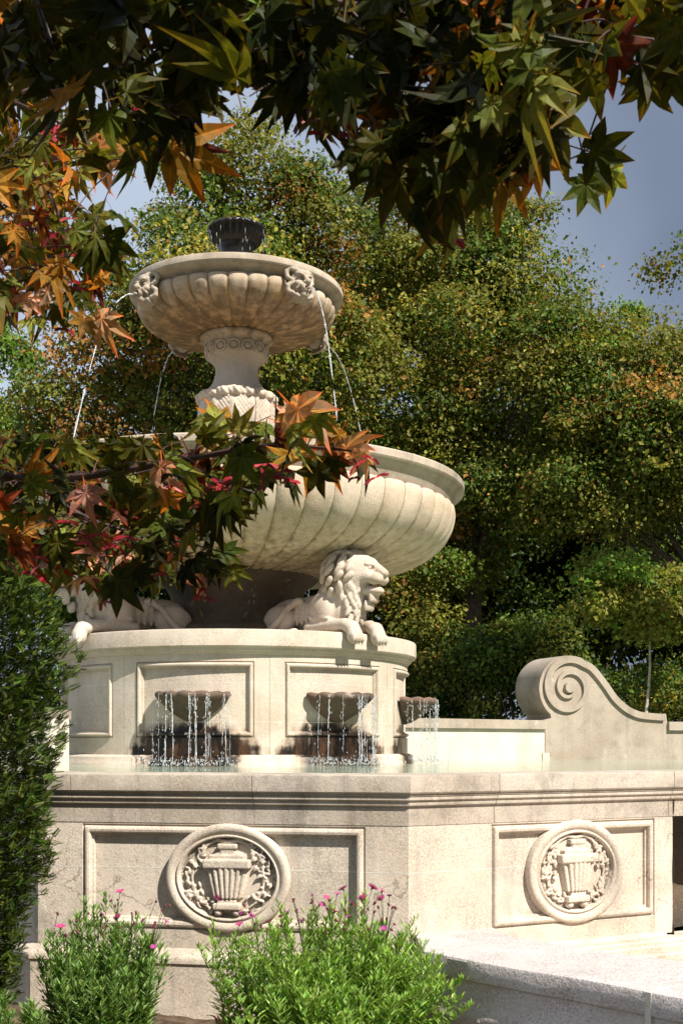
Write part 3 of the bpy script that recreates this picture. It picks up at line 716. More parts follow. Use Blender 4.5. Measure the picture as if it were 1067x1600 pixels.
for row in range(5):     # chest and throat locks
    z = 0.56 - 0.095 * row
    for k in range(9 - row):
        a = (k - (8 - row) / 2) * 0.30 + rg.uniform(-0.05, 0.05)
        rr = 0.275 - 0.012 * row
        nv = np.array((math.cos(a + 0.2), math.sin(a + 0.2), 0.1))
        p = np.array((-0.14, 0.02, z)) + nv * rr * np.array((1.05, 0.95, 0))
        lock(p, np.array((0.1, 0, -1.0)) + rg.normal(0, 0.18, 3), nv, 0.075, 0.036, 0.032, 0.007)
# face
S.ell(H((0.13, 0, 0.035)), hr((0.135, 0.135, 0.135)), 0.03, HM)
S.ell(H((0.12, 0, 0.13)), hr((0.11, 0.10, 0.055)), 0.03, HM)
S.cap(H((0.17, 0, 0.115)), H((0.315, 0, 0.022)), 0.066, 0.060, 0.03)
for sy in (-1, 1):
    S.ell(H((0.268, sy * 0.050, -0.045)), hr((0.085, 0.070, 0.062)), 0.018, HM)
    S.ell(H((0.165, sy * 0.098, -0.02)), hr((0.08, 0.045, 0.06)), 0.03, HM)
    S.ell(H((0.225, sy * 0.080, 0.068)), hr((0.036, 0.036, 0.024)), 0.010, HM, True)
    S.ell(H((0.205, sy * 0.074, 0.064)), hr((0.028, 0.026, 0.019)), 0.004, HM)
    S.cap(H((0.245, sy * 0.03, 0.098)), H((0.19, sy * 0.112, 0.100)), 0.026, 0.018, 0.012)
    S.ell(H((0.345, sy * 0.020, -0.008)), hr((0.014, 0.014, 0.011)), 0.005, HM, True)
    S.ell(H((-0.02, sy * 0.165, 0.165)), hr((0.035, 0.055, 0.060)), 0.015, HM)
    S.ell(H((0.01, sy * 0.17, 0.165)), hr((0.025, 0.032, 0.036)), 0.008, HM, True)
    for k in range(3): S.cap(H((0.31 - 0.035 * k, sy * 0.092, -0.02)), H((0.27 - 0.035 * k, sy * 0.10, -0.075)), 0.007, 0.005, 0.004, True)
S.ell(H((0.338, 0, 0.015)), hr((0.036, 0.058, 0.038)), 0.012, HM)
S.ell(H((0.215, 0, -0.162)), hr((0.122, 0.088, 0.055)), 0.02, HM)
S.ell(H((0.27, 0, -0.102)), hr((0.085, 0.062, 0.016)), 0.006, HM, True)
S.ell(H((0.35, 0, -0.10)), hr((0.035, 0.045, 0.012)), 0.006, HM, True)
for k in range(6):
    a = -0.9 + 1.8 * k / 5
    lock(H((0.20 + 0.05 * math.cos(a), 0.075 * math.sin(a), -0.225)), np.array((-0.1, 0, -1.0)), HM @ np.array((math.cos(a), math.sin(a), 0)), 0.065, 0.026, 0.028, 0.007)
    lock(H((0.15 + 0.05 * math.cos(a), 0.075 * math.sin(a), -0.31)), np.array((-0.1, 0, -1.0)), HM @ np.array((math.cos(a), math.sin(a), 0)), 0.065, 0.026, 0.028, 0.007)
# flat underside on the slab, paws hang over its edge
ix = S.ax[0] < 0.165
cut = -S.ax[2][None, None, :] * np.ones((ix.sum(), len(S.ax[1]), 1))
S.D[ix] = np.maximum(S.D[ix], cut - 0.004)
Vl, ql = S.mesh()
lion_me = make_mesh('lion', Vl * np.array((0.95, 0.95, 0.91)), ql, M['lion'], True)
def lion(th, label, yawfix=0.0, mirror=False):
    r0 = 2.04
    o = put('lion_statue', lion_me, None, (CX + r0 * math.sin(th), CY - r0 * math.cos(th), ZD + 0.001), (0, 0, th - math.pi / 2 + yawfix), (1, -1 if mirror else 1, 1))
    tag(o, label, 'statue', 'stone lions lying on the fountain drum')
lion(R(43), 'carved stone lion with open mouth, paws hanging over the cornice, below the big bowl')
lion(R(-48), 'carved stone lion in shade behind the yew and the low red maple branch', 0, True)

# ------------------------------------------------------------------ falling water
def spine_stream(mb, p, v, T, r, rg, broken=0.35):
    t = np.linspace(0, T, 60); g_ = 9.81
    pts = p + np.outer(t, v) + np.outer(t * t, (0, 0, -g_ / 2))
    pts += np.cumsum(rg.normal(0, 0.0012, pts.shape), 0)
    i = 0
    while i < 57:
        L = int(rg.integers(5, 16)); j = min(59, i + L)
        seg = pts[i:j + 1]
        if len(seg) >= 4:
            rad = r * rg.uniform(0.7, 1.3) * (1 + 0.3 * np.sin(np.linspace(0, 9, len(seg)) + rg.uniform(0, 6))); rad[0] = rad[-1] = r * 0.15
            mb.tube(seg, np.abs(rad), 5)
        i = j + (int(rg.integers(1, 4)) if rg.random() < broken * (0.4 + i / 40) else -1)
        i = max(i, j - 1 if j < 57 else 60)
    for k in range(14):
        tt = rg.uniform(0.3, 1) * T; c = p + v * tt + np.array((0, 0, -g_ / 2 * tt * tt)) + rg.normal(0, 0.02, 3)
        mb.tube([c, c + (0, 0, 0.010), c + (0, 0, 0.026)], [0.0006, 0.0032, 0.0006], 4)
jl = ['water jet arcing left out of the carved mask on the upper bowl', 'water jet falling right out of the carved mask on the upper bowl',
      'thin water stream falling left of the baluster behind the upper bowl', 'thin water stream falling right of the baluster behind the upper bowl']
for k, (t, lab) in enumerate(((R(-50), jl[0]), (R(40), jl[1]), (R(-140), jl[2]), (R(130), jl[3]))):
    rg = np.random.default_rng(20 + k); mb = MB()
    d3 = np.array((math.sin(t), -math.cos(t), 0)); p = np.array((CX, CY, 6.835)) + d3 * 1.45
    spine_stream(mb, p, d3 * (1.25 if k != 1 else 0.85) + (0, 0, 0.0), 0.675, 0.0075 if k < 2 else 0.0055, rg, 0.9)
    tag(solo('water_jet', mb.V, mb.f, M['stream'], True), lab, 'water jet', 'jets from the carved masks')
drl = {0: 'broken strands of water dripping from the shell spout in the middle drum panel', 1: 'broken strands of water dripping from the shell spout under the lion',
       2: 'short strands of water dripping from the shell spout at the drum edge'}
for k in range(3):
    rg = np.random.default_rng(40 + k); mb = MB(); th = SP0 + k * R(45)
    for s in range(14):
        ph = R(rg.uniform(-80, 80)); rr = 0.395 * (0.95 + 0.06 * rg.random())
        lx, ly = 1.08 * rr * math.sin(ph), -RB + 0.04 - 1.06 * rr * math.cos(ph)
        p = np.array((CX + lx * math.cos(th) - ly * math.sin(th), CY + lx * math.sin(th) + ly * math.cos(th), 2.16))
        strong = rg.random() < 0.5
        spine_stream(mb, p, rg.normal(0, 0.03, 3) * (1, 1, 0), 0.385, 0.0048 if strong else 0.0022, rg, 0.3 if strong else 0.9)
    for s in range(260):    # splash where the strands meet the pool
        a = rg.uniform(-1.3, 1.3); rr = 0.40 + rg.normal(0, 0.10)
        lx, ly = 1.08 * rr * math.sin(a), -RB + 0.04 - 1.06 * rr * math.cos(a)
        c = np.array((CX + lx * math.cos(th) - ly * math.sin(th), CY + lx * math.sin(th) + ly * math.cos(th), WATER + abs(rg.normal(0, 0.045))))
        mb.tube([c, c + (0, 0, 0.008), c + (0, 0, 0.018)], [0.001, rg.uniform(0.003, 0.007), 0.001], 4)
    o = tag(solo('dripping_water', mb.V, mb.f, M['stream'], True), drl[k], 'water', 'water under the shell spouts', 'stuff')
rg = np.random.default_rng(60); mb = MB()
for s in range(26):
    a = rg.uniform(-math.pi, math.pi); rr = 0.36
    p = np.array((CX + rr * math.sin(a), CY - rr * math.cos(a), 7.95)); n_ = int(rg.integers(2, 7))
    for q_ in range(n_):
        zt = rg.uniform(0, 0.7); c = p - (0, 0, zt) + rg.normal(0, 0.006, 3)
        mb.tube([c, c - (0, 0, 0.02), c - (0, 0, rg.uniform(0.05, 0.1))], [0.0008, 0.0032, 0.0008], 4)
for s in range(60):
    a = rg.uniform(-math.pi, math.pi); rr = rg.uniform(0.0, 0.3); c = np.array((CX + rr * math.sin(a), CY - rr * math.cos(a), 7.97 + abs(rg.normal(0, 0.03))))
    mb.tube([c, c + (0, 0, 0.012), c + (0, 0, 0.024)], [0.001, 0.006, 0.001], 4)
tag(solo('spilling_water', mb.V, mb.f, M['stream'], True), 'drops spilling over the black dish at the fountain top', 'water', kind='stuff')

# ------------------------------------------------------------------ back walls and volute
def wall_seg(a, b, z0, z1, t, ct, label, name='pool_wall', cov=0.05, gaps=1.6):
    a = np.array(a); b = np.array(b); d = unit(b - a); n = np.array((d[1], -d[0])); L = np.linalg.norm(b - a)
    w = empty(name, (a[0], a[1], z0), label, 'wall')
    def slab(nm, u0, u1, o0, o1, za, zb, mat):
        mb = MB(); mb.prism([a + d * u0 + n * o0, a + d * u1 + n * o0, a + d * u1 + n * o1, a + d * u0 + n * o1], za, zb); part(nm, mb.V, mb.f, mat, w)
    slab('wall_face', 0, L, 0, -t, z0, z1 - ct - 0.0, M['white'])
    k = max(1, int(round(L / gaps)))
    for i in range(k):
        slab('coping_block', L * i / k + 0.002, L * (i + 1) / k - 0.002, cov, -t - cov, z1 - ct, z1, M['volute'])
    return w
wall_seg((0.62, 15.45), (2.90, 17.40), 1.30, 1.965, 0.35, 0.125, 'whitewashed low wall with stone coping between the drum and the scroll')
wall_seg((-6.2, 13.9), (-3.06, 12.85), 1.30, 2.0, 0.35, 0.10, 'whitewashed low wall end seen beside the yew left of the drum')
VA = R(20); vd = np.array((math.cos(VA), math.sin(VA))); vn = np.array((math.sin(VA), -math.cos(VA))); vo = np.array((2.86, 17.42))
vol = empty('scroll_wall', (vo[0], vo[1], 1.30), 'grey stone wall end carved as a large spiral scroll by the pool', 'wall')
def vpt(u, z, o): return (vo[0] + vd[0] * u + vn[0] * o, vo[1] + vd[1] * u + vn[1] * o, z)
uc, zc, rc = 0.44, 2.43, 0.475
arc = [(uc + rc * math.cos(a), zc + rc * math.sin(a)) for a in np.linspace(R(62), R(232), 30)]
scurve = smooth_prof([(2.06, 2.075), (1.85, 2.085), (1.62, 2.11), (1.42, 2.19), (1.24, 2.33), (1.10, 2.50), (0.96, 2.66), (0.82, 2.785), arc[0]], 5)[:-1]
outline = [(3.4, 1.3), (3.4, 1.955), (2.12, 1.955), (2.10, 2.075)] + [tuple(p) for p in scurve] + arc + [(0.16, 2.0), (0.06, 1.97), (0.06, 1.3)]
TH = 0.72
n_ = len(outline)
V = [vpt(u, z, 0) for u, z in outline] + [vpt(u, z, -TH) for u, z in outline]
Fc = [tuple(range(n_))] + [tuple(range(n_, 2 * n_))[::-1]] + [(i, n_ + i, n_ + (i + 1) % n_, (i + 1) % n_) for i in range(n_)]
part('scroll_body', V, Fc, M['volute'], vol)
def band(path, w, o, nm):
    path = np.array(path, float); T = np.gradient(path, axis=0); T /= np.linalg.norm(T, axis=1)[:, None]; N = np.stack([-T[:, 1], T[:, 0]], 1)
    w = np.broadcast_to(w, (len(path),)); V = []
    for p, nn, ww in zip(path, N, w):
        for s_, oo in ((0, -0.02), (0.004, o), (ww - 0.006, o), (ww, -0.02)):
            x = p + nn * s_; V.append(vpt(x[0], x[1], oo))
    k = len(path)
    Fc = [(i * 4 + j, (i + 1) * 4 + j, (i + 1) * 4 + j + 1, i * 4 + j + 1) for i in range(k - 1) for j in range(3)] + [(0, 1, 2, 3), ((k-1)*4+3, (k-1)*4+2, (k-1)*4+1, (k-1)*4)]
    return part(nm, V, Fc, M['volute'], vol)
edge = [(3.4, 1.955), (2.12, 1.955), (2.11, 2.07)] + [tuple(p) for p in scurve[1:]] + [(uc + (rc) * math.cos(a), zc + rc * math.sin(a)) for a in np.linspace(R(62), R(232), 30)]
a2 = np.linspace(R(62), R(62) + 2 * math.pi * 1.95, 150)
rsp = 0.475 * (1 - 0.82 * (a2 - a2[0]) / (a2[-1] - a2[0]))
spiral = [(uc + r * math.cos(a), zc + 0.012 + r * math.sin(a)) for a, r in zip(a2, rsp)]
full = [tuple(p) for p in scurve] + spiral
wid = np.concatenate([np.full(len(scurve), 0.095), 0.10 * (1 - 0.62 * np.linspace(0, 1, len(spiral)))])
band(full, wid * 1.12, 0.042, 'spiral_band')
mb = MB(); an = np.linspace(0, 2 * np.pi, 29)[:-1]
mb.add([vpt(uc + 0.085 * math.cos(a), zc + 0.012 + 0.085 * math.sin(a), 0.0) for a in an] + [vpt(uc + 0.075 * math.cos(a), zc + 0.012 + 0.075 * math.sin(a), 0.06) for a in an],
       [(i, (i + 1) % 28, 28 + (i + 1) % 28, 28 + i) for i in range(28)] + [tuple(range(28, 56))])
part('scroll_eye', mb.V, mb.f, M['volute'], vol)
for u0, u1 in ((2.125, 2.75), (2.754, 3.4)):
    mb = MB(); mb.prism([np.array(vpt(u0, 0, 0.05))[:2], np.array(vpt(u1, 0, 0.05))[:2], np.array(vpt(u1, 0, -TH - 0.05))[:2], np.array(vpt(u0, 0, -TH - 0.05))[:2]], 1.83, 1.958)
    part('coping_block', mb.V, mb.f, M['volute'], vol)
mb = MB(); mb.prism([np.array(vpt(-0.02, 0, 0.07))[:2], np.array(vpt(0.09, 0, 0.07))[:2], np.array(vpt(0.09, 0, -0.1))[:2], np.array(vpt(-0.02, 0, -0.1))[:2]], 1.3, 1.50)
part('white_footing', mb.V, mb.f, M['white'], vol)

# ------------------------------------------------------------------ low curb in front
cd = np.array((0.669, -0.743)); cn = np.array((-0.743, -0.669)); A = np.array((0.455, 6.68)); B = A + cd * 1.433
CZ = 0.50
curb = empty('plaster_curb', (A[0], A[1], -0.05), 'low roughcast plaster curb with bright top at the lower right corner', 'curb')
def curb_block(u0, u1, left_end):
    nu = max(2, int((u1 - u0) / 0.02)); us = np.linspace(u0, u1, nu)
    prof = [(-0.76, 0.0), (-0.76, CZ), (-0.02, CZ), (-0.006, CZ - 0.004), (0.0, CZ - 0.016), (0.0, CZ - 0.10), (-0.004, CZ - 0.112), (-0.016, CZ - 0.12), (-0.020, CZ - 0.15), (-0.018, CZ - 0.22), (-0.006, CZ - 0.26), (0.008, CZ - 0.29), (0.012, CZ - 0.32), (-0.002, CZ - 0.36), (-0.012, CZ - 0.40), (-0.006, 0.0), (0, -0.05)]
    rg = np.random.default_rng(9); V = []
    for u in us:
        for (o, z) in prof:
            w = 0.006 * math.sin(u * 7 + z * 9) + 0.004 * math.sin(u * 17 - z * 31) if z < CZ - 0.02 else 0.004 * math.sin(u * 5)
            p = A + cd * u + cn * (o + w); V.append((p[0], p[1], z + (0.003 * math.sin(u * 6 + 1) if z > CZ - 0.03 else 0)))
    k = len(prof)
    Fc = [(i * k + j, i * k + j + 1, (i + 1) * k + j + 1, (i + 1) * k + j) for i in range(nu - 1) for j in range(k - 1)] + [tuple(range(k))[::-1], tuple(range((nu - 1) * k, nu * k))]
    part('curb_block', V, Fc, M['curb'], curb)
curb_block(0, 1.425, True); curb_block(1.447, 3.2, False)
mb = MB(); mb.prism([A + cd * 1.42 + cn * 0.006, A + cd * 1.452 + cn * 0.006, A + cd * 1.452 - cn * 0.75, A + cd * 1.42 - cn * 0.75], -0.03, CZ - 0.003)
part('mortar_joint', mb.V, mb.f, M['mortar'], curb)
mb = MB(); mb.prism([A + cn * -0.002 + cd * 0.001, A + cd * 0.002 - cn * 0.76, np.array((0.90, 7.75)), np.array((0.44, 7.45))], -0.05, CZ - 0.003)
part('curb_end', mb.V, mb.f, M['curb'], curb)
# floor of the lower pool behind the curb
V, Fc = sheet([A - cn * 0.7, A + cd * 3.2 - cn * 0.7, (6.0, 6.0), (6.0, 11.0), P1 + dR * 3.6, P1 + dR * 0.5], 0.255)
tag(solo('lower_pool_floor', V, Fc, M['basin']), kind='structure')

# ------------------------------------------------------------------ vegetation helpers
def ortho(Tv, Nv):
    """rows: tip direction, side, normal, made orthonormal"""
    Tv = Tv / (np.linalg.norm(Tv, axis=1)[:, None] + 1e-9)
    Nv = Nv - Tv * (Tv * Nv).sum(1)[:, None]; Nv /= np.linalg.norm(Nv, axis=1)[:, None] + 1e-9
    return Tv, np.cross(Nv, Tv), Nv
def stamp(pts, faces, P, Tv, Nv, sc):
    """copies of one small leaf (x side, y along, z normal) at many places -> V, F"""
    Tv, Sv, Nv = ortho(Tv, Nv); pts = np.asarray(pts, float); k = len(pts)
    sc = np.broadcast_to(np.asarray(sc, float).reshape(-1, 1, 1) if np.ndim(sc) else sc, (len(P), 1, 1))
    V = P[:, None, :] + sc * (pts[None, :, 0:1] * Sv[:, None, :] + pts[None, :, 1:2] * Tv[:, None, :] + pts[None, :, 2:3] * Nv[:, None, :])
    f = np.asarray(faces); Fc = (f[None] + (np.arange(len(P)) * k)[:, None, None]).reshape(-1, f.shape[1])
    return V.reshape(-1, 3), Fc
LEAFPTS = [(0, -0.5, 0), (0.36, -0.05, 0.07), (0, 0.5, -0.06), (-0.36, -0.05, 0.07)]
LEAFF = [(0, 1, 2, 3)]
GREEN, OLIVE, YEL, RUST, DEEP, FRESH = (0.080, 0.125, 0.018), (0.165, 0.165, 0.026), (0.31, 0.26, 0.05), (0.29, 0.14, 0.035), (0.026, 0.050, 0.010), (0.12, 0.21, 0.025)
def colours(rg, n, pal, w, jit=0.25):
    pal = np.array(pal); c = pal[rg.choice(len(pal), n, p=np.array(w) / sum(w))]
    return c * np.exp(rg.normal(0, jit, (n, 1))) * np.exp(rg.normal(0, 0.08, (n, 3)))
def crown_leaves(rg, blobs, n, size, pal, w, per=900, spread=0.95, front=0.72):
    """leaves sit on domed boughs, boughs sit on the crown's lobes; shade gathers below each bough"""
    blobs = np.array(blobs, float)
    wt = (blobs[:, 3] * blobs[:, 5]); wt /= wt.sum(); nc = max(5, n // per)
    bi = rg.choice(len(blobs), nc, p=wt)
    d = rg.normal(0, 1, (nc, 3)); d /= np.linalg.norm(d, axis=1)[:, None]
    flip = (d[:, 1] > 0) & (rg.random(nc) < front); d[flip, 1] *= -1
    cc = blobs[bi, :3] + blobs[bi, 3:6] * d * (0.45 + 0.50 * rg.random((nc, 1)) ** 0.6)
    bw = np.array(pal)[rg.choice(len(pal), nc, p=np.array(w) / sum(w))] * np.exp(rg.normal(0, 0.22, (nc, 1)))
    br_ = spread * np.exp(rg.normal(0, 0.28, nc))
    k = rg.choice(nc, n, p=br_ ** 2 / (br_ ** 2).sum())
    e = rg.normal(0, 1, (n, 3)) + d[k] * 0.7 + np.array((0, -0.15, 0.45)); e /= np.linalg.norm(e, axis=1)[:, None]
    ph = rg.uniform(0, 6.28, nc)[k]; az = np.arctan2(e[:, 0], -e[:, 1])
    rad = br_[k] * (0.80 + 0.22 * np.sin(az * 4 + ph) * np.sin(e[:, 2] * 6 + ph * 2) - 0.38 * rg.random(n) ** 2.2)
    rad = np.where(rg.random(n) < 0.20, br_[k] * rg.uniform(0.8, 1.22, n), rad)
    P = cc[k] + e * rad[:, None] * np.array((1.12, 1.0, 0.66)) + rg.normal(0, 0.05, (n, 3))
    Nv = rg.normal(0, 0.45, (n, 3)) + e * 0.9 + np.array((0.1, -0.1, 0.45))
    Tv = rg.normal(0, 0.7, (n, 3)) + e * 0.5 + np.array((0, 0, -0.6))
    col = colours(rg, n, pal, w, 0.22)
    own = rg.random(n) < 0.72; col[own] = bw[k][own] * np.exp(rg.normal(0, 0.2, (own.sum(), 1)))
    return P, Tv, Nv, size * np.exp(rg.normal(0, 0.28, n)), col, cc
def tree(name, label, px, Y, r0, fork, blobs, n, size, pal, w, seed, cat='tree', bark='bark', group='trees behind the fountain', nl=9, spread=0.82, lean=0.0, zbase=-0.05, per=560):
    """blobs: (px, py, half width px, half height px, extra depth) measured at distance Y"""
    rg = np.random.default_rng(seed)
    X = (px - XC) * Y / F; s = Y / F
    bl = []
    for b in blobs:
        c = at(b[0], b[1], Y); bl.append((c[0], Y + b[4], c[2], b[2] * s, (b[2] * 0.9) * s, b[3] * s))
    t = empty(name, (X, Y, zbase), label, cat, group)
    P, Tv, Nv, sz, col, cc = crown_leaves(rg, bl, n, size, pal, w, per, spread)
    V, Fc = stamp(LEAFPTS, LEAFF, P, Tv, Nv, sz)
    part('crown', V, Fc, M['leaf'], t, None, np.repeat(col, 4, 0))
    zt = zbase + fork; top = max(b[2] + b[5] * 0.6 for b in bl)
    zz = np.linspace(zbase, top, 12); u = (zz - zbase) / (top - zbase)
    tx = X + lean * u ** 1.5 + 0.10 * np.sin(u * 7 + seed); ty = Y + 0.10 * np.cos(u * 6 + seed) + 0.3 * u
    tp = np.stack([tx, ty, zz], 1); tr = r0 * (1 - 0.85 * u) * (1 + 0.5 * np.exp(-u * 25))
    V, Fc = tube(tp, tr, 9); part('trunk', V, Fc, M[bark], t)
    sel = rg.choice(len(cc), min(nl * 4, len(cc)), replace=False)
    for i in range(nl):
        mb = MB(); e = cc[sel[i]]
        j = int(np.clip(rg.integers(2, 8), 2, 9)); j = max(j, int(np.searchsorted(zz, zt))); j = min(j, 10)
        a = tp[j]; r1 = tr[j] * 0.55
        mid = a * 0.5 + e * 0.5 + np.array((0, 0, 0.35)); cv = np.array(smooth_prof([a, mid, e], 5)); cv += rg.normal(0, 0.04, cv.shape) * np.linspace(0, 1, len(cv))[:, None]
        mb.tube(cv, np.linspace(r1, 0.012, len(cv)), 6)
        near = cc[np.argsort(np.linalg.norm(cc - (a * 0.35 + e * 0.65), axis=1))[:5]]
        for e2 in near:
            a2 = cv[int(rg.integers(3, 8))]; c2 = np.array(smooth_prof([a2, (a2 + e2) / 2 + rg.normal(0, 0.15, 3), e2], 3)); mb.tube(c2, np.linspace(r1 * 0.35, 0.008, len(c2)), 5)
        part('limb', mb.V, mb.f, M[bark], t)
    return t

# ------------------------------------------------------------------ woodland behind
AUT = [GREEN, OLIVE, YEL, RUST]
tree('hornbeam_tree', 'tall olive green tree with yellowing leaves directly behind the upper bowl', 350, 27, 0.30, 4.0,
     [(395, 340, 110, 110, 0), (315, 430, 85, 120, -0.5), (470, 400, 110, 130, 0.3), (220, 560, 95, 90, -0.8), (340, 560, 150, 140, -1.2), (480, 600, 110, 150, -0.5), (160, 680, 110, 85, -0.4),
      (300, 760, 190, 110, 0), (110, 830, 130, 110, 0.4), (480, 800, 140, 120, 0.5), (95, 650, 55, 50, 0), (300, 320, 50, 40, 0), (400, 250, 60, 45, 0)],
     105000, 0.092, AUT, (6, 4, 0.5, 1.1), 11, nl=12)
tree('beech_tree', 'broad yellow green tree with dark branches right of the upper bowl', 735, 29, 0.26, 4.5,
     [(790, 415, 95, 85, 0.3), (700, 420, 120, 110, 0), (600, 480, 110, 120, 0.5), (760, 540, 150, 110, -0.6), (640, 640, 140, 130, 0), (855, 505, 55, 50, 0.5), (820, 640, 130, 110, -0.5),
      (720, 760, 150, 100, 0.2), (680, 880, 80, 60, 0.4), (815, 350, 45, 35, 0.3), (560, 340, 80, 80, 1.0)],
     95000, 0.090, AUT, (4.4, 5, 1.3, 0.9), 12, nl=14)
tree('linden_tree', 'rounded autumn tree with ochre leaves at the right edge behind the scroll', 1120, 27, 0.25, 4.0,
     [(1000, 625, 105, 75, 0), (920, 640, 90, 80, 0.3), (1090, 630, 100, 85, 0.3), (1040, 690, 130, 90, -0.6), (900, 720, 110, 80, -0.3), (960, 790, 120, 70, 0.2), (1090, 790, 100, 80, 0), (1020, 565, 40, 30, 0), (880, 575, 55, 40, 0.2)],
     70000, 0.088, AUT, (5, 4.6, 1.0, 0.8), 13)
tree('oak_tree', 'tall sparse tree whose crown just enters at the right edge against the sky', 1230, 31, 0.3, 6.0,
     [(1085, 425, 45, 35, 0), (1160, 390, 80, 70, 0.5), (1220, 520, 120, 120, 0.5), (1080, 405, 30, 25, -0.3), (1090, 450, 30, 20, 0)], 16000, 0.10, AUT, (3.5, 4, 1.0, 1.0), 14, nl=6)
tree('ash_tree', 'distant fresh green tree at the left edge below the red maple leaves', -10, 42, 0.3, 5.0,
     [(-10, 640, 75, 70, 0), (20, 580, 40, 45, 0), (-30, 560, 50, 60, 0), (45, 610, 28, 30, 0), (-40, 720, 100, 90, 0.5)], 13000, 0.12, [FRESH, GREEN, OLIVE], (5, 2, 1), 15, nl=7, spread=0.8, per=500)
tree('poplar_tree', 'small fresh green treetop showing between the two autumn crowns on the right', 950, 44, 0.3, 5.0,
     [(945, 510, 40, 28, 0), (985, 520, 28, 24, 0), (930, 570, 65, 50, 0)], 6000, 0.12, [FRESH, GREEN], (5, 2), 16, nl=5, spread=0.7, per=500)
dk = [DEEP, GREEN, OLIVE]
for k, (px, top, hw, Y, lab) in enumerate(((120, 700, 170, 34, 'dark green wood tree behind the left side of the big bowl'), (420, 640, 190, 36, 'dark green wood tree hidden behind the fountain stem'),
      (640, 690, 150, 33, 'dark green wood tree right of the big bowl rim'), (860, 720, 150, 34, 'dark green wood tree above the scroll wall'), (1060, 720, 150, 33, 'dark green wood tree behind the young tree at the right edge'), (470, 400, 150, 35, 'dark wood tree showing through between the two tall crowns'), (700, 430, 150, 36, 'dark wood tree filling the gaps of the broad yellow green crown'), (340, 400, 85, 34, 'dark wood tree filling the gaps left of the upper bowl'), (880, 600, 110, 35, 'dark wood tree filling the gaps between the two right crowns'), (170, 610, 85, 36, 'dark wood tree behind the left jet of water'))):
    tree('wood_tree', lab, px + 20, Y, 0.22, 3.0, [(px, top + 90, hw * 0.8, 100, 0), (px - hw * 0.5, top + 210, hw * 0.8, 120, 0), (px + hw * 0.5, top + 220, hw * 0.8, 120, 0.3), (px, top + 350, hw, 120, 0.5)],
         24000, 0.16, dk, (4, 3, 1), 30 + k, nl=4, spread=1.15, group='dark trees of the wood')
tree('maple_sapling', 'young yellow green tree on a thin pale stem behind the scroll wall', 1012, 22.5, 0.05, 3.3,
     [(925, 925, 55, 14, -0.2), (990, 895, 70, 16, 0), (1060, 920, 70, 16, 0.2), (960, 958, 80, 12, -0.3), (1040, 965, 60, 12, -0.1)], 12000, 0.080, [FRESH, OLIVE, YEL], (3, 3.5, 0.8), 41, bark='palebark', group='understorey trees', nl=4, spread=0.42, per=330)
for k, (px, py, hw, hh, Y, lab, n, pal, w) in enumerate((
        (800, 1010, 75, 70, 25.5, 'leafy green shrub between the ivy trunk and the scroll', 8000, [GREEN, DEEP, OLIVE], (4, 3, 1.2)),
        (680, 1075, 90, 45, 26.5, 'low dark shrub behind the white wall beside the drum', 8000, dk, (3, 3, 1)),
        (900, 1075, 90, 50, 25.5, 'dark evergreen shrub directly behind the scroll', 8000, dk, (4, 3, 0.6)),
        (1055, 1095, 50, 35, 23.5, 'small yellowish shrub beside the pale stem at the right edge', 5000, [OLIVE, YEL, GREEN], (3, 1.3, 2)),
        (650, 930, 50, 60, 27.0, 'shrub with ochre leaves beside the lion head', 6000, [OLIVE, RUST, GREEN], (3, 1.3, 3)))):
    rg = np.random.default_rng(50 + k); s = Y / F; c = at(px, py, Y)
    t = empty('shrub', (c[0], Y, -0.05), lab, 'shrub', 'shrubs along the wood edge')
    bl = [(c[0] + rg.uniform(-0.5, 0.5) * hw * s, Y + rg.uniform(-0.4, 0.4), c[2] + rg.uniform(-0.5, 0.5) * hh * s, hw * s * 0.7, hw * s * 0.6, hh * s * 0.7) for _ in range(5)] + [(c[0], Y, (c[2]) * 0.5, hw * s, hw * s * 0.7, c[2] * 0.5)]
    P, Tv, Nv, sz, col, cc = crown_leaves(rg, bl, int(n * 1.3), 0.085, pal, w, 380, 0.55)
    V, Fc = stamp(LEAFPTS, LEAFF, P, Tv, Nv, sz); part('foliage', V, Fc, M['leaf'], t, None, np.repeat(col, 4, 0))
    for j in range(6):
        e = cc[rg.integers(len(cc))]; b0 = np.array((c[0] + rg.uniform(-0.2, 0.2), Y, -0.05))
        V, Fc = tube(smooth_prof([b0, (b0 + e) / 2 + rg.normal(0, 0.15, 3), e], 4), np.linspace(0.05, 0.01, 9), 5); part('stem', V, Fc, M['bark'], t)

tree('shade_tree', 'unseen tree placed beyond the right edge to shade the wood', 1480, 18.0, 0.2, 5.0,
     [(1400, 0, 150, 110, 0), (1440, -70, 130, 90, 0.5)], 7000, 0.20, [GREEN, OLIVE], (3, 1), 45, nl=6, spread=0.9, group='understorey trees')  # unseen tree, crown placed and sized to shade the undergrowth

# ------------------------------------------------------------------ yew column
rg = np.random.default_rng(71)
YX, YY = -2.25, 6.7
yew = empty('yew_shrub', (YX, YY, -0.05), 'dark green columnar yew with brown twigs at the left edge', 'yew')
zr = [0.0, 0.1, 0.45, 0.8, 1.156, 1.5, 1.7, 2.2, 2.45, 2.62, 2.78]; rr_ = [0.26, 0.30, 0.36, 0.48, 0.57, 0.55, 0.59, 0.64, 0.60, 0.46, 0.15]
nn = 26000
z = rg.uniform(0.0, 2.78, nn); a = rg.uniform(-math.pi, math.pi, nn)
lump = 0.07 * np.sin(a * 5 + z * 4) * np.sin(z * 7 - a * 2) + 0.05 * np.sin(a * 11 - z * 9)
depth = rg.random(nn) ** 1.6 * 0.26
r = np.interp(z, zr, rr_) + lump - depth + 0.05
P = np.stack([YX + r * np.sin(a), YY - r * np.cos(a) * 0.85, z], 1)
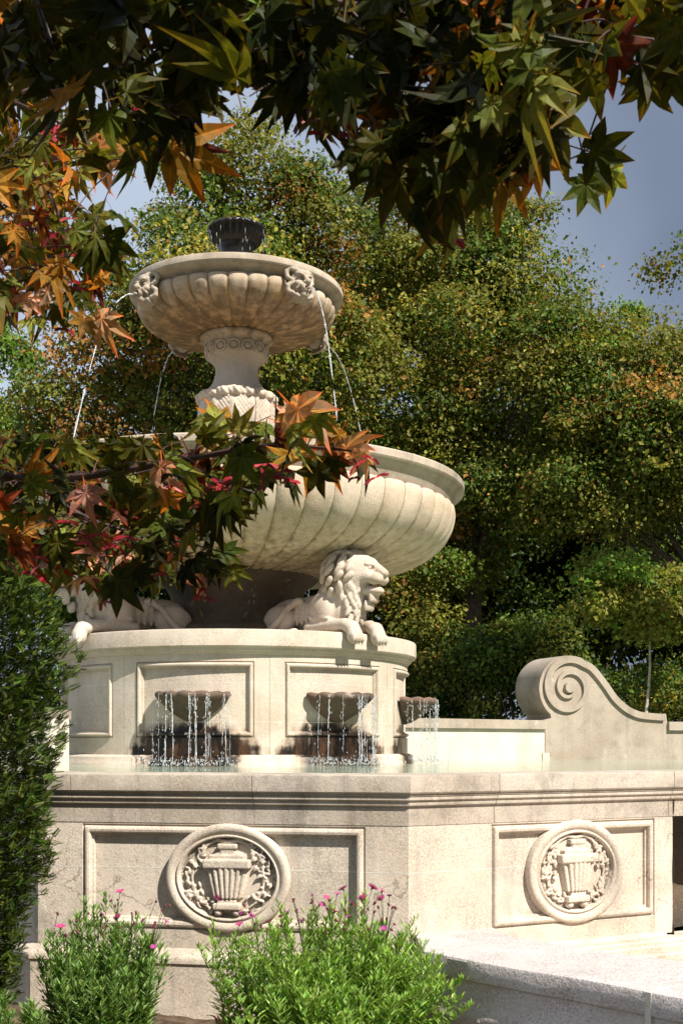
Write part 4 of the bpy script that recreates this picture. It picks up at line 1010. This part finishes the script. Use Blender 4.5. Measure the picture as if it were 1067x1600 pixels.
outw = np.stack([np.sin(a), -np.cos(a), np.full(nn, 0.55)], 1)
sp = []; spf = []
for k in range(8):
    y = 0.08 + 0.92 * k / 7; L = 0.36 * (1 - 0.35 * y)
    for sx in (-1, 1):
        i = len(sp); sp += [(0, y - 0.05, 0), (sx * L * 0.5, y + 0.05, 0.05), (sx * L, y + 0.20, 0.09), (sx * L * 0.45, y + 0.19, 0.04)]; spf.append((i, i + 1, i + 2, i + 3))
Tv = outw + rg.normal(0, 0.55, (nn, 3)); Nv = rg.normal(0, 0.5, (nn, 3)) + np.array((0, 0, 1.0)) + 0.4 * outw
V, Fc = stamp(sp, spf, P, Tv, Nv, rg.uniform(0.038, 0.066, nn))
col = colours(rg, nn, [(0.026, 0.045, 0.006), (0.050, 0.078, 0.010), (0.11, 0.13, 0.02)], (5, 4, 0.9), 0.25)
part('foliage', V, Fc, M['yew'], yew, None, np.repeat(col, len(sp), 0))
V, Fc = tube([(YX, YY, -0.05), (YX + 0.03, YY, 0.8), (YX - 0.02, YY, 2.5)], [0.08, 0.06, 0.02], 8); part('trunk', V, Fc, M['yewtwig'], yew)
for k in range(9):
    a = rg.uniform(0.2, 1.5) if k < 7 else rg.uniform(-2, 0); z0 = rg.uniform(0.3, 1.5); z1 = z0 + rg.uniform(0.3, 0.5); r1 = np.interp(z1, zr, rr_) - 0.03
    e = np.array((YX + r1 * math.sin(a), YY - r1 * 0.85 * math.cos(a), z1)); b0 = np.array((YX + 0.35 * math.sin(a), YY - 0.35 * math.cos(a), z0))
    V, Fc = tube(smooth_prof([b0, b0 * 0.4 + e * 0.6 + np.array((0.03 * math.sin(a), -0.03 * math.cos(a), -0.02)), e], 4), np.linspace(0.007, 0.003, 9), 5); part('twig', V, Fc, M['yewtwig'], yew)

# ------------------------------------------------------------------ asters
AST = [(0, 0, 0), (0.115, 0.40, 0.03), (0, 1.0, -0.12), (-0.115, 0.40, 0.03)]
pts = []; fcs = []
for k in range(22):
    a = 2 * math.pi * k / 22; c_, s_ = math.cos(a), math.sin(a); i = len(pts)
    pts += [(0.2 * c_ - 0.06 * s_, 0.2 * s_ + 0.06 * c_, 0.0), (0.2 * c_ + 0.06 * s_, 0.2 * s_ - 0.06 * c_, 0.0), (1.0 * c_ + 0.09 * s_, 1.0 * s_ - 0.09 * c_, 0.22), (1.0 * c_ - 0.09 * s_, 1.0 * s_ + 0.09 * c_, 0.22)]
    fcs.append((i, i + 1, i + 2, i + 3))
FLN = len(pts)
for k in range(8):
    a = 2 * math.pi * k / 8; pts.append((0.26 * math.cos(a), 0.26 * math.sin(a), 0.10))
fcs.append(tuple(range(FLN, FLN + 8)))
for k in range(8):   # green cup below
    a = 2 * math.pi * k / 8; pts.append((0.24 * math.cos(a), 0.24 * math.sin(a), 0.0))
for k in range(8):
    a = 2 * math.pi * k / 8; pts.append((0.08 * math.cos(a), 0.08 * math.sin(a), -0.5))
for k in range(8): fcs.append((FLN + 8 + k, FLN + 8 + (k + 1) % 8, FLN + 16 + (k + 1) % 8, FLN + 16 + k))
fcol = np.array([(0.55, 0.03, 0.22)] * FLN + [(0.45, 0.25, 0.03)] * 8 + [(0.06, 0.09, 0.03)] * 16)
fme = make_mesh('flower_head', np.array(pts) * 0.025, fcs, M['petal'], None, fcol)
fcol2 = fcol * np.array((0.8, 0.8, 1.5)); fcol2[:FLN] = (0.42, 0.035, 0.26); fme2 = make_mesh('flower_head', np.array(pts) * np.array((0.021, 0.021, 0.031)), fcs, M['petal'], None, fcol2)
bp_ = np.array(pts[FLN + 8:]); bud_v, bud_f = revolve([(0.0, 0.008), (0.0045, 0.006), (0.006, 0.0), (0.004, -0.008), (0.001, -0.012)], 7)
bme = make_mesh('bud', bud_v, bud_f, M['petal'], True, np.tile(np.array((0.16, 0.035, 0.05)), (len(bud_v), 1)))
def aster(label, spots, n, bright, seed, flowers, nl=105):
    rg = np.random.default_rng(seed)
    cx = np.mean([s_[0] for s_ in spots]); cy = np.mean([s_[1] for s_ in spots])
    t = empty('aster_plant', (cx, cy, -0.05), label, 'aster', 'asters in the bed before the basin')
    LP, LT, LN, LS, LC, tips = [], [], [], [], [], []
    for i in range(n):
        x0, y0, rad, h = spots[rg.choice(len(spots))]
        a = rg.uniform(0, 6.28); q_ = math.sqrt(rg.random()); b0 = np.array((x0 + rad * 0.55 * q_ * math.sin(a), y0 - rad * 0.4 * q_ * math.cos(a), -0.04))
        hh = h * 1.13 * (1.02 - 0.28 * q_ * q_) * rg.uniform(0.82, 1.1)
        lean = np.array((math.sin(a), -math.cos(a) * 0.7, 0)) * rad * 0.55 * q_ * rg.uniform(0.6, 1.2) + rg.normal(0, 0.02, 3) * (1, 1, 0)
        tip = b0 + lean + (0, 0, hh); cv = np.array(smooth_prof([b0, b0 + lean * 0.3 + (0, 0, hh * 0.5), tip], 6))
        V, Fc = tube(cv, np.linspace(0.0032, 0.0014, len(cv)), 4, False); part('stem', V, Fc, M['astem'], t, None)
        tips.append(tip)
        k = nl; u = rg.uniform(0.12, 1.0, k) ** 0.75; idx = np.clip((u * (len(cv) - 1)), 0, len(cv) - 1.001); i0 = idx.astype(int); fr = (idx - i0)[:, None]
        P = cv[i0] * (1 - fr) + cv[i0 + 1] * fr; az = rg.uniform(0, 6.28, k)
        out = np.stack([np.cos(az), np.sin(az), np.zeros(k)], 1); up_ = 0.7 + 1.3 * u[:, None] ** 3
        side = rg.random(k) < 0.35
        P = P + out * np.where(side, rg.uniform(0.01, 0.05, k), 0)[:, None]
        LP.append(P); LT.append(out + np.array((0, 0, 1.0)) * up_ + rg.normal(0, 0.15, (k, 3))); LN.append(np.array((0, 0, 1.0)) - out * 0.5 + rg.normal(0, 0.25, (k, 3)))
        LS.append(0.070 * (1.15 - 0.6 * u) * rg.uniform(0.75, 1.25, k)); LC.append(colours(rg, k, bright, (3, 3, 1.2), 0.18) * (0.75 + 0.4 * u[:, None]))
    P, Tv, Nv, sz, col = map(np.concatenate, (LP, LT, LN, LS, LC))
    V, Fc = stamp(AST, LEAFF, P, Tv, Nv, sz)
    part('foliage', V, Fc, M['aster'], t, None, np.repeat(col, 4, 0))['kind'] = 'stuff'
    tips = np.array(tips)
    tx = XC + tips[:, 0] / tips[:, 1] * F; ty = YH - (tips[:, 2] - EYE) / tips[:, 1] * F
    for (fx, fy, sc, kind) in flowers:
        d_ = np.hypot(tx - fx, (ty - fy) * 0.5) + 60 * (tips[:, 1] - tips[:, 1].min()); j = int(np.argmin(d_)); a = tips[j]
        p = at(fx, fy, a[1] - 0.10)
        cv = smooth_prof([a - (0, 0, 0.10), (a * 0.5 + p * 0.5) - (0, 0, 0.03), p], 3); V, Fc = tube(cv, 0.0014, 4, False); part('flower_stalk', V, Fc, M['astem'], t, None)
        o = put('flower_head' if kind < 2 else 'bud', (fme, fme2, bme)[kind], t, tuple(p - WL[t.name]), (rg.uniform(0.2, 1.0), rg.uniform(-0.5, 0.5), rg.uniform(0, 6)), (sc, sc, sc))
    return t
M['astem'] = plain('aster_stem', (0.09, 0.12, 0.035), 0.6, 0.2, 0.3, 30, 0.1)
BR = [(0.15, 0.27, 0.035), (0.22, 0.37, 0.05), (0.30, 0.42, 0.09)]; DG = [(0.10, 0.19, 0.035), (0.15, 0.26, 0.045), (0.21, 0.30, 0.075)]
fl = [(536, 1389, 1.1, 0), (582, 1387, 1.2, 0), (597, 1392, 0.9, 0), (527, 1397, 0.8, 1), (566, 1403, 0.9, 0), (595, 1404, 0.9, 0), (616, 1418, 0.8, 0), (503, 1413, 0.8, 1), (523, 1424, 1.1, 0), (340, 1404, 0.9, 0), (374, 1444, 0.9, 0), (376, 1428, 0.8, 1), (393, 1431, 0.8, 1), (488, 1398, 0.7, 1), (600, 1451, 0.8, 1), (550, 1412, 0.9, 0), (575, 1420, 0.8, 1), (510, 1402, 0.7, 0), (450, 1425, 0.8, 1), (420, 1440, 0.8, 0), (470, 1440, 0.7, 1), (545, 1432, 0.8, 1), (608, 1400, 0.7, 1)]
rg = np.random.default_rng(3)
fl += [(rg.uniform(360, 625), rg.uniform(1400, 1462), rg.uniform(0.8, 1.3), 2) for _ in range(46)]
aster('tall bright green aster clump with magenta flowers left of the plaster curb', [(-0.06, 6.45, 0.52, 0.74), (0.22, 6.35, 0.36, 0.56), (-0.42, 6.55, 0.38, 0.66), (0.10, 6.2, 0.5, 0.50), (-0.15, 6.1, 0.5, 0.46), (-0.02, 6.3, 0.5, 0.62)], 290, BR, 81, fl)
fl = [(188, 1393, 0.9, 0), (95, 1448, 1.1, 0), (184, 1433, 0.9, 0), (160, 1429, 0.8, 1), (260, 1440, 0.8, 1), (240, 1480, 0.8, 1), (200, 1446, 0.7, 1)]
fl += [(rg.uniform(90, 265), rg.uniform(1405, 1470), rg.uniform(0.8, 1.3), 2) for _ in range(26)]
aster('smaller green aster clump with few pink flowers beside the yew', [(-1.30, 6.6, 0.30, 0.72), (-1.15, 6.45, 0.26, 0.62), (-1.42, 6.5, 0.24, 0.58), (-1.28, 6.3, 0.32, 0.5)], 120, DG, 82, fl)
aster('low aster shoots at the bottom left corner in front of the yew', [(-1.66, 6.15, 0.22, 0.36), (-1.80, 6.05, 0.2, 0.34)], 24, DG, 83, [])
# dry strap leaves at the foot of the clumps
rg = np.random.default_rng(90); mb = MB(); M['dry'] = plain('dry_strap_leaf', (0.20, 0.10, 0.045), 0.8, 0.2, 0.4, 15, 0.2)
for lab, bx_, by_, n in (('dry brown strap leaves curling between the two aster clumps', -0.66, 6.85, 9), ('withered strap leaves at the foot of the plaster curb', 0.52, 6.45, 7)):
    t = empty('iris_tuft', (bx_, by_, -0.05), lab, 'plant')
    for k in range(n):
        a = rg.uniform(0, 6.28); L = rg.uniform(0.08, 0.22); d_ = np.array((math.cos(a), math.sin(a), 0)); b0 = np.array((bx_, by_, -0.04)) + d_ * rg.uniform(0, 0.06)
        c = np.array(smooth_prof([b0, b0 + d_ * L * 0.25 + (0, 0, L * 0.7), b0 + d_ * L * 0.75 + (0, 0, L * rg.uniform(0.5, 1.0))], 4)); sd = np.cross(d_, (0, 0, 1)); w_ = 0.010 * np.sqrt(np.clip(1 - np.linspace(0, 1, len(c)) ** 2, 0.01, 1))[:, None]
        V = np.concatenate([c - sd * w_, c + sd * w_ + (0, 0, 0.002)]); m_ = len(c)
        part('blade', V, [(i, i + 1, m_ + i + 1, m_ + i) for i in range(m_ - 1)], M['dry'] if rg.random() < 0.75 else M['astem'], t, None)

# ------------------------------------------------------------------ Japanese maple overhead
def maple_leaf_geo(d0, fold, rg):
    V = [(0, 0, 0)]; Fc = []; tip = [0.0]; vein = [1]
    lobes = [(-128, 0.40), (-82, 0.74), (-41, 0.94), (0, 1.0), (41, 0.94), (82, 0.74), (128, 0.40)]
    lobes = [(a + rg.uniform(-4, 4), L * rg.uniform(0.93, 1.06)) for a, L in lobes]
    prev = None
    for i, (a, L) in enumerate(lobes):
        al = R((a + lobes[i - 1][0]) / 2) if i else R(a - 32); ar = R((a + lobes[i + 1][0]) / 2) if i < 6 else R(a + 32)
        droop = d0 * rg.uniform(0.2, 2.0) + rg.uniform(-0.06, 0.10); a_off = rg.uniform(-0.05, 0.05)
        sl = 0.36 if i else 0.12; sr = 0.36 if i < 6 else 0.12; ad = R(a); w = 0.165 + 0.04 * L
        def pt(r_, ang, z): return (r_ * math.sin(ang), r_ * math.cos(ang), z - d0 * r_ * r_)
        k = len(V); c_, s_ = math.cos(ad), math.sin(ad)
        def lob(y, x, z):   # along lobe, across
            X_, Y_ = y * s_ + x * c_, y * c_ - x * s_; return (X_, Y_, z - droop * (y * y))
        V += [pt(sl, al, fold), lob(L * 0.42, -w * 0.88, fold), lob(L * 0.66, -w * 0.66, fold), lob(L * 1.04, a_off, 0), lob(L * 0.66, w * 0.66, fold), lob(L * 0.42, w * 0.88, fold), pt(sr, ar, fold), lob(L * 0.5, 0, 0)]
        tip += [0.25, 0.5, 0.7, 1.15, 0.7, 0.5, 0.25, 0.35]; vein += [0, 0, 0, 1, 0, 0, 0, 1]
        m = k + 7
        Fc += [(0, k, k + 1, m), (m, k + 1, k + 2), (m, k + 2, k + 3), (m, k + 3, k + 4), (m, k + 4, k + 5), (0, m, k + 5, k + 6)]
    k = len(V)   # petiole
    pc = [np.array((0, 0, 0)), np.array((0, -0.25, 0.05)), np.array((0, -0.55, 0.20))]
    for p in pc: V += [tuple(p + (-0.016, 0, 0)), tuple(p + (0.016, 0, 0))]; tip += [1.2, 1.2]; vein += [1, 1]
    Fc += [(k, k + 1, k + 3, k + 2), (k + 2, k + 3, k + 5, k + 4)]
    return np.array(V), Fc, np.array(tip), np.array(vein, float)
rg = np.random.default_rng(101)
LV = [maple_leaf_geo(d_, f_, rg) for d_, f_ in ((0.12, 0.05), (0.28, 0.07), (0.45, 0.06), (0.08, 0.10), (0.62, 0.08), (-0.14, 0.06), (0.35, 0.11), (0.5, 0.04), (0.2, -0.05), (0.75, 0.07))]
def add_vein(me, v):
    a_ = me.attributes.new('vein', 'FLOAT', 'POINT'); a_.data.foreach_set('value', np.asarray(v, np.float32)); return me
LME = [add_vein(make_mesh('leaf', v, f, M['maple_obj'], None, None, t_), ve) for v, f, t_, ve in LV]
maple = empty('maple_tree', (-2.6, 0.3, -0.05), 'red and green maple overhanging from the upper left with pointed leaves and red seeds', 'maple')
leaves = []      # (pos, tip dir, normal, size, colour)
NLOW = np.interp
bx = [0, 60, 130, 160, 200, 230, 260, 320, 350, 400, 450, 500, 550, 600, 650, 700, 740, 800, 850, 900, 960, 990, 1067]
by = [180, 190, 170, 190, 215, 240, 250, 235, 190, 170, 190, 235, 265, 300, 345, 365, 330, 300, 270, 190, 170, 130, 165]
def lowline(x): return np.interp(x, bx, by)
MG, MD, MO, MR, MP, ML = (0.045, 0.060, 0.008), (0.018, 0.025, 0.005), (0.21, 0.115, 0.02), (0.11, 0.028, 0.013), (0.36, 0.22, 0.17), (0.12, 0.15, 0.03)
def orient(p, rg, face=0.8, hang=0.8):
    v = unit(np.array((0, 0, EYE)) - p)
    n = face * v * rg.choice((-1, 1), p=(0.35, 0.65)) + rg.normal(0, 0.55, 3) + np.array((0, 0, 0.35))
    t = np.array((0, 0, -hang)) + rg.normal(0, 0.55, 3) + np.array((0.15, 0, 0))
    return unit(t), unit(n)
def add_leaf(px, py, Y, pal, w, size=0.050, face=0.8, hang=0.8):
    p = at(px, py, Y); t, n = orient(p, rg, face, hang)
    c = colours(rg, 1, pal, w, 0.3)[0]; leaves.append((p, t, n, size * math.exp(rg.normal(-0.05, 0.22)), c))
def fill(n, x0, x1, y0, y1, ok, Ys, pal, w, sep=22, **kw):
    pts_ = []; tries = 0
    while len(pts_) < n and tries < n * 60:
        tries += 1; x, y = rg.uniform(x0, x1), rg.uniform(y0, y1)
        if not ok(x, y): continue
        if any((x - a_) ** 2 + (y - b_) ** 2 < sep * sep for a_, b_ in pts_): continue
        pts_.append((x, y)); add_leaf(x, y, rg.uniform(*Ys), pal, w, **kw)
# leaves that reach the eye first: ragged lower fringe, then the dense overhead layers
fringe = [(920, 130, 1.35, 0), (1000, 110, 1.4, 0), (1050, 130, 1.4, 0), (1040, 40, 1.45, 0), (960, 40, 1.5, 0), (925, 250, 1.7, 2), (905, 85, 1.35, 0), (945, 80, 1.4, 0), (1012, 140, 1.45, 0), (1035, 85, 1.4, 0), (890, 140, 1.45, 2), (870, 20, 1.4, 0), (975, 0, 1.5, 0), (915, 300, 1.75, 0), (950, 275, 1.8, 1), (880, 60, 1.4, 0), (860, 110, 1.45, 0), (820, 80, 1.3, 2), (700, 310, 1.5, 0), (655, 330, 1.4, 0),
          (740, 320, 1.6, 1), (780, 290, 1.6, 1), (800, 250, 1.6, 1), (840, 260, 1.7, 2), (690, 350, 1.5, 1), (270, 240, 1.7, 1), (240, 225, 1.7, 2), (300, 235, 1.8, 1), (170, 190, 1.4, 0), (200, 200, 1.5, 0), (625, 290, 1.4, 0), (600, 255, 1.4, 0), (560, 240, 1.4, 0),
          (1060, 60, 1.3, 0), (990, 60, 1.6, 2), (750, 250, 1.5, 2), (700, 240, 1.5, 0), (850, 190, 1.6, 2)]
for x, y, Y, k in fringe: add_leaf(x, y - 12, Y, ([MG, MD, ML], [MO, MR, ML], [ML, MG, MO])[k], ((3, 2, 0.6), (3, 1.5, 1.2), (3, 2, 1))[k], 0.055, 1.3, 1.0)
fill(105, -30, 900, -30, 375, lambda x, y: y < lowline(x) - 36 and x < 860, (1.25, 1.65), [MG, MD, ML, MO], (4, 4, 1.4, 0.7), 22)
fill(40, 640, 1090, -40, 330, lambda x, y: y < lowline(x) - 45 and not (x > 880 and y > 70), (1.4, 1.8), [MG, ML, MO, MR], (3, 3, 1.8, 0.6), 24)
# left curtain
def inleft(x, y): return (x < 135 and 170 < y < 505 and not (x > 85 and 240 < y < 300)) or (x < 215 and 190 < y < 262 and y < 300 - 0.2 * x) or (x < 190 and 335 < y < 420) or (60 < x < 160 and 400 < y < 515)
fill(95, -20, 215, 160, 515, inleft, (1.9, 2.5), [MG, ML, MO, MR, MP], (3, 2.6, 2.4, 0.7, 0.5), 12, size=0.049)
fill(30, -20, 160, 40, 300, lambda x, y: True, (1.9, 2.4), [ML, MO, MG], (2, 2, 3), 18, size=0.050)
# low branch across the big bowl
poly = [(-20, 690), (120, 680), (260, 690), (330, 660), (420, 655), (470, 635), (520, 670), (565, 705), (555, 735), (480, 740), (430, 755), (400, 790), (330, 800), (345, 850), (378, 888), (330, 905), (260, 900), (190, 920), (130, 910), (60, 885), (-20, 870)]
def inpoly(x, y):
    c_ = False; j = len(poly) - 1
    for i in range(len(poly)):
        (xi, yi), (xj, yj) = poly[i], poly[j]
        if (yi > y) != (yj > y) and x < (xj - xi) * (y - yi) / (yj - yi) + xi: c_ = not c_
        j = i
    return c_
for x, y, c in ((465, 640, MP), (500, 660, MO), (540, 700, MP), (565, 708, MP), (520, 720, MR), (490, 715, MO), (445, 660, MO), (340, 655, ML), (400, 700, ML), (530, 680, MO), (455, 705, MO)):
    add_leaf(x, y, rg.uniform(2.0, 2.2), [c], [1], 0.06, 0.7, 0.5)
fill(165, -20, 580, 640, 920, inpoly, (1.95, 2.5), [MG, ML, MO, MR, MP, MD], (4, 3.6, 1.0, 1.3, 1.2, 2.0), 13, size=0.049, hang=0.6, face=0.6)
nobj = len(leaves)
# leaves behind those and the shading crown above the frame: one mass
mass0 = len(leaves)
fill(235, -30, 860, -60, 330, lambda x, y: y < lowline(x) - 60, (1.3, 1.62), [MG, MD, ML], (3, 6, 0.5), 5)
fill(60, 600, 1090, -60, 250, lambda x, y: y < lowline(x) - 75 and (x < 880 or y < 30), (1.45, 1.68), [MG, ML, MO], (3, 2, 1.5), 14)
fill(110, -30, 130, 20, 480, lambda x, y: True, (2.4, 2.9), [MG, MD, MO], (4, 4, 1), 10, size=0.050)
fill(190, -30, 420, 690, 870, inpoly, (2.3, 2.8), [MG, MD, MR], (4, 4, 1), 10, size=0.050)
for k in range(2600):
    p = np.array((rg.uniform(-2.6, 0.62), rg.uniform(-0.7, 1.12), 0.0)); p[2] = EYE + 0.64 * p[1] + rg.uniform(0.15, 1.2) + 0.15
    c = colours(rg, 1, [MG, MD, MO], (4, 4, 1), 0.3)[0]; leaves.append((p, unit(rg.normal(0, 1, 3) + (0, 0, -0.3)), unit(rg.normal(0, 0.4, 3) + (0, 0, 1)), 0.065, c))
for i, (p, t, n, s_, c) in enumerate(leaves[:300]):
    x = np.cross(t, n); Mt = np.stack([x, t, n], 1)
    o = put('leaf', LME[int(rg.integers(len(LME)))], maple, tuple(p - WL[maple.name]), Matrix(Mt.tolist()).to_euler(), (s_ * rg.uniform(0.9, 1.1), s_, s_))
    o.color = (*c, 1)
rest = leaves[300:]; vi = rg.integers(0, len(LV), len(rest)); VV, FF, CC, TT, VE, off = [], [], [], [], [], 0
for k in range(len(LV)):
    sel = [rest[i] for i in range(len(rest)) if vi[i] == k]; v, f, tp_, ve_ = LV[k]
    if not sel: continue
    P = np.array([s_[0] for s_ in sel]); Tv = np.array([s_[1] for s_ in sel]); Nv = np.array([s_[2] for s_ in sel]); sz = np.array([s_[3] for s_ in sel])
    tri = np.array([q for ff in f for q in ([ff] if len(ff) == 3 else [(ff[0], ff[1], ff[2]), (ff[0], ff[2], ff[3])])])
    V, Fc = stamp(v, tri, P, Tv, Nv, sz); VV.append(V); FF.append(Fc + off); off += len(V)
    CC.append(np.repeat(np.array([s_[4] for s_ in sel]), len(v), 0)); TT.append(np.tile(tp_, len(sel))); VE.append(np.tile(ve_, len(sel)))
o = part('leaf_canopy', np.concatenate(VV), np.concatenate(FF), M['maple_attr'], maple, None, np.concatenate(CC), np.concatenate(TT)); o['kind'] = 'stuff'; add_vein(o.data, np.concatenate(VE))
# branches
def br(pxs, r0, r1, name='branch'):
    p3 = [at(x, y, Y) for x, y, Y in pxs]; cv = np.array(smooth_prof(p3, 6)); V, Fc = tube(cv, np.linspace(r0, r1, len(cv)), 6)
    part(name, V, Fc, M['twig'], maple); return cv
BRS = [br([(-200, -250, 1.2), (200, -60, 1.45), (540, 10, 1.5), (700, 35, 1.5), (850, 45, 1.5), (1000, 62, 1.45), (1120, 75, 1.45)], 0.011, 0.0022),
       br([(540, 10, 1.5), (600, 60, 1.5), (720, 90, 1.55), (800, 130, 1.6), (840, 160, 1.6)], 0.005, 0.0015),
       br([(300, -30, 1.5), (500, 120, 1.5), (620, 180, 1.55), (720, 235, 1.6), (800, 265, 1.7), (850, 262, 1.75), (910, 240, 1.75)], 0.005, 0.0013),
       br([(-200, 20, 2.1), (0, 140, 2.1), (80, 125, 2.1), (160, 110, 2.0)], 0.007, 0.002),
       br([(-150, 200, 2.1), (30, 260, 2.2), (90, 330, 2.2), (110, 430, 2.2)], 0.006, 0.0015),
       br([(0, 150, 2.1), (90, 190, 2.2), (200, 250, 2.1)], 0.004, 0.0012),
       br([(-300, 560, 2.0), (0, 740, 2.2), (120, 745, 2.2), (280, 720, 2.15), (400, 698, 2.1), (480, 698, 2.1), (550, 705, 2.1)], 0.010, 0.0016),
       br([(40, 742, 2.2), (120, 800, 2.2), (200, 830, 2.2), (300, 850, 2.2), (370, 870, 2.2)], 0.005, 0.0013),
       br([(280, 720, 2.15), (340, 750, 2.1), (400, 770, 2.1)], 0.004, 0.0012), br([(200, -60, 1.45), (230, 80, 1.6), (250, 180, 1.7), (270, 215, 1.7)], 0.005, 0.0012)]
allb = np.concatenate(BRS)
for i in range(0, nobj, 2):
    p, t, n, s_, c = leaves[i]; e = p - t * s_ * 0.55; j = int(np.argmin(np.linalg.norm(allb - e, axis=1))); a = allb[j]
    if np.linalg.norm(a - e) > 0.45: continue
    V, Fc = tube(smooth_prof([a, (a + e) / 2 + np.array((0, 0, 0.012)), e], 3), np.linspace(0.0016, 0.0008, 7), 4, False); part('twig', V, Fc, M['twig'], maple, None)
tp = [(-2.6, 0.3, -0.05), (-2.5, 0.35, 0.9), (-2.3, 0.3, 1.8), (-2.1, 0.5, 2.4)]; V, Fc = tube(smooth_prof(tp, 5), np.linspace(0.12, 0.06, 16), 10); part('trunk', V, Fc, M['bark'], maple)
for e in (BRS[0][0], BRS[3][0], BRS[4][0], BRS[6][0]):
    a = np.array(tp[2]); V, Fc = tube(smooth_prof([a, (a + e) / 2 + np.array((0, 0, 0.1)), e], 5), np.linspace(0.04, 0.011, 11), 8); part('branch', V, Fc, M['twig'], maple)
# red winged seeds
sv, sf = [], []
for sx in (-1, 1):
    i = len(sv)
    sv += [(0, 0, 0), (sx * 0.25, 0.10, 0.02), (sx * 0.70, 0.02, 0.02), (sx * 1.0, -0.22, 0), (sx * 0.95, -0.42, 0), (sx * 0.72, -0.36, 0.0), (sx * 0.35, -0.16, 0.02), (sx * 0.12, -0.22, 0.05), (0, -0.12, 0.05)]
    sf += [(i, i + 1, i + 6, i + 7, i + 8), (i + 1, i + 2, i + 5, i + 6), (i + 2, i + 3, i + 4, i + 5)]
sv += [(0.015, 0, 0), (-0.015, 0, 0), (-0.012, 0.7, 0.05), (0.012, 0.7, 0.05)]; sf.append((18, 19, 20, 21))
sme = make_mesh('winged_seed', sv, sf, M['samara'], None)
sd = [(735, 130, 1.5), (745, 190, 1.5), (790, 170, 1.5), (800, 200, 1.5), (840, 175, 1.55), (850, 165, 1.5), (770, 310, 1.6), (710, 380, 1.6), (700, 375, 1.62), (640, 235, 1.45), (540, 210, 1.5), (505, 200, 1.5), (210, 150, 1.5), (190, 135, 1.5), (375, 120, 1.5), (425, 150, 1.5), (480, 190, 1.5),
      (120, 385, 2.1), (95, 360, 2.1), (45, 355, 2.1), (115, 440, 2.1), (100, 505, 2.1), (75, 200, 2.1), (440, 735, 2.05), (420, 745, 2.05), (575, 735, 2.05), (555, 725, 2.05), (140, 830, 2.1), (190, 840, 2.1), (185, 845, 2.1), (130, 835, 2.1), (240, 905, 2.15), (220, 910, 2.15), (320, 930, 2.15), (170, 935, 2.1), (145, 920, 2.1), (55, 888, 2.1), (330, 780, 2.1), (350, 760, 2.1), (275, 760, 2.1), (90, 810, 2.1)]
for x, y, Y in sd:
    for k in range(3 if Y > 1.8 else 2):
        p = at(x + rg.normal(0, 9), y + rg.normal(0, 9), Y + rg.normal(0, 0.02)); n = unit(np.array((0, -1.0, 0)) + rg.normal(0, 0.5, 3)); t = unit(np.array((0, 0, 1.0)) + rg.normal(0, 0.5, 3)); t = unit(t - n * (n @ t))
        s_ = rg.uniform(0.016, 0.023); put('winged_seed', sme, maple, tuple(p - WL[maple.name]), Matrix(np.stack([np.cross(t, n), t, n], 1).tolist()).to_euler(), (s_, s_, s_))
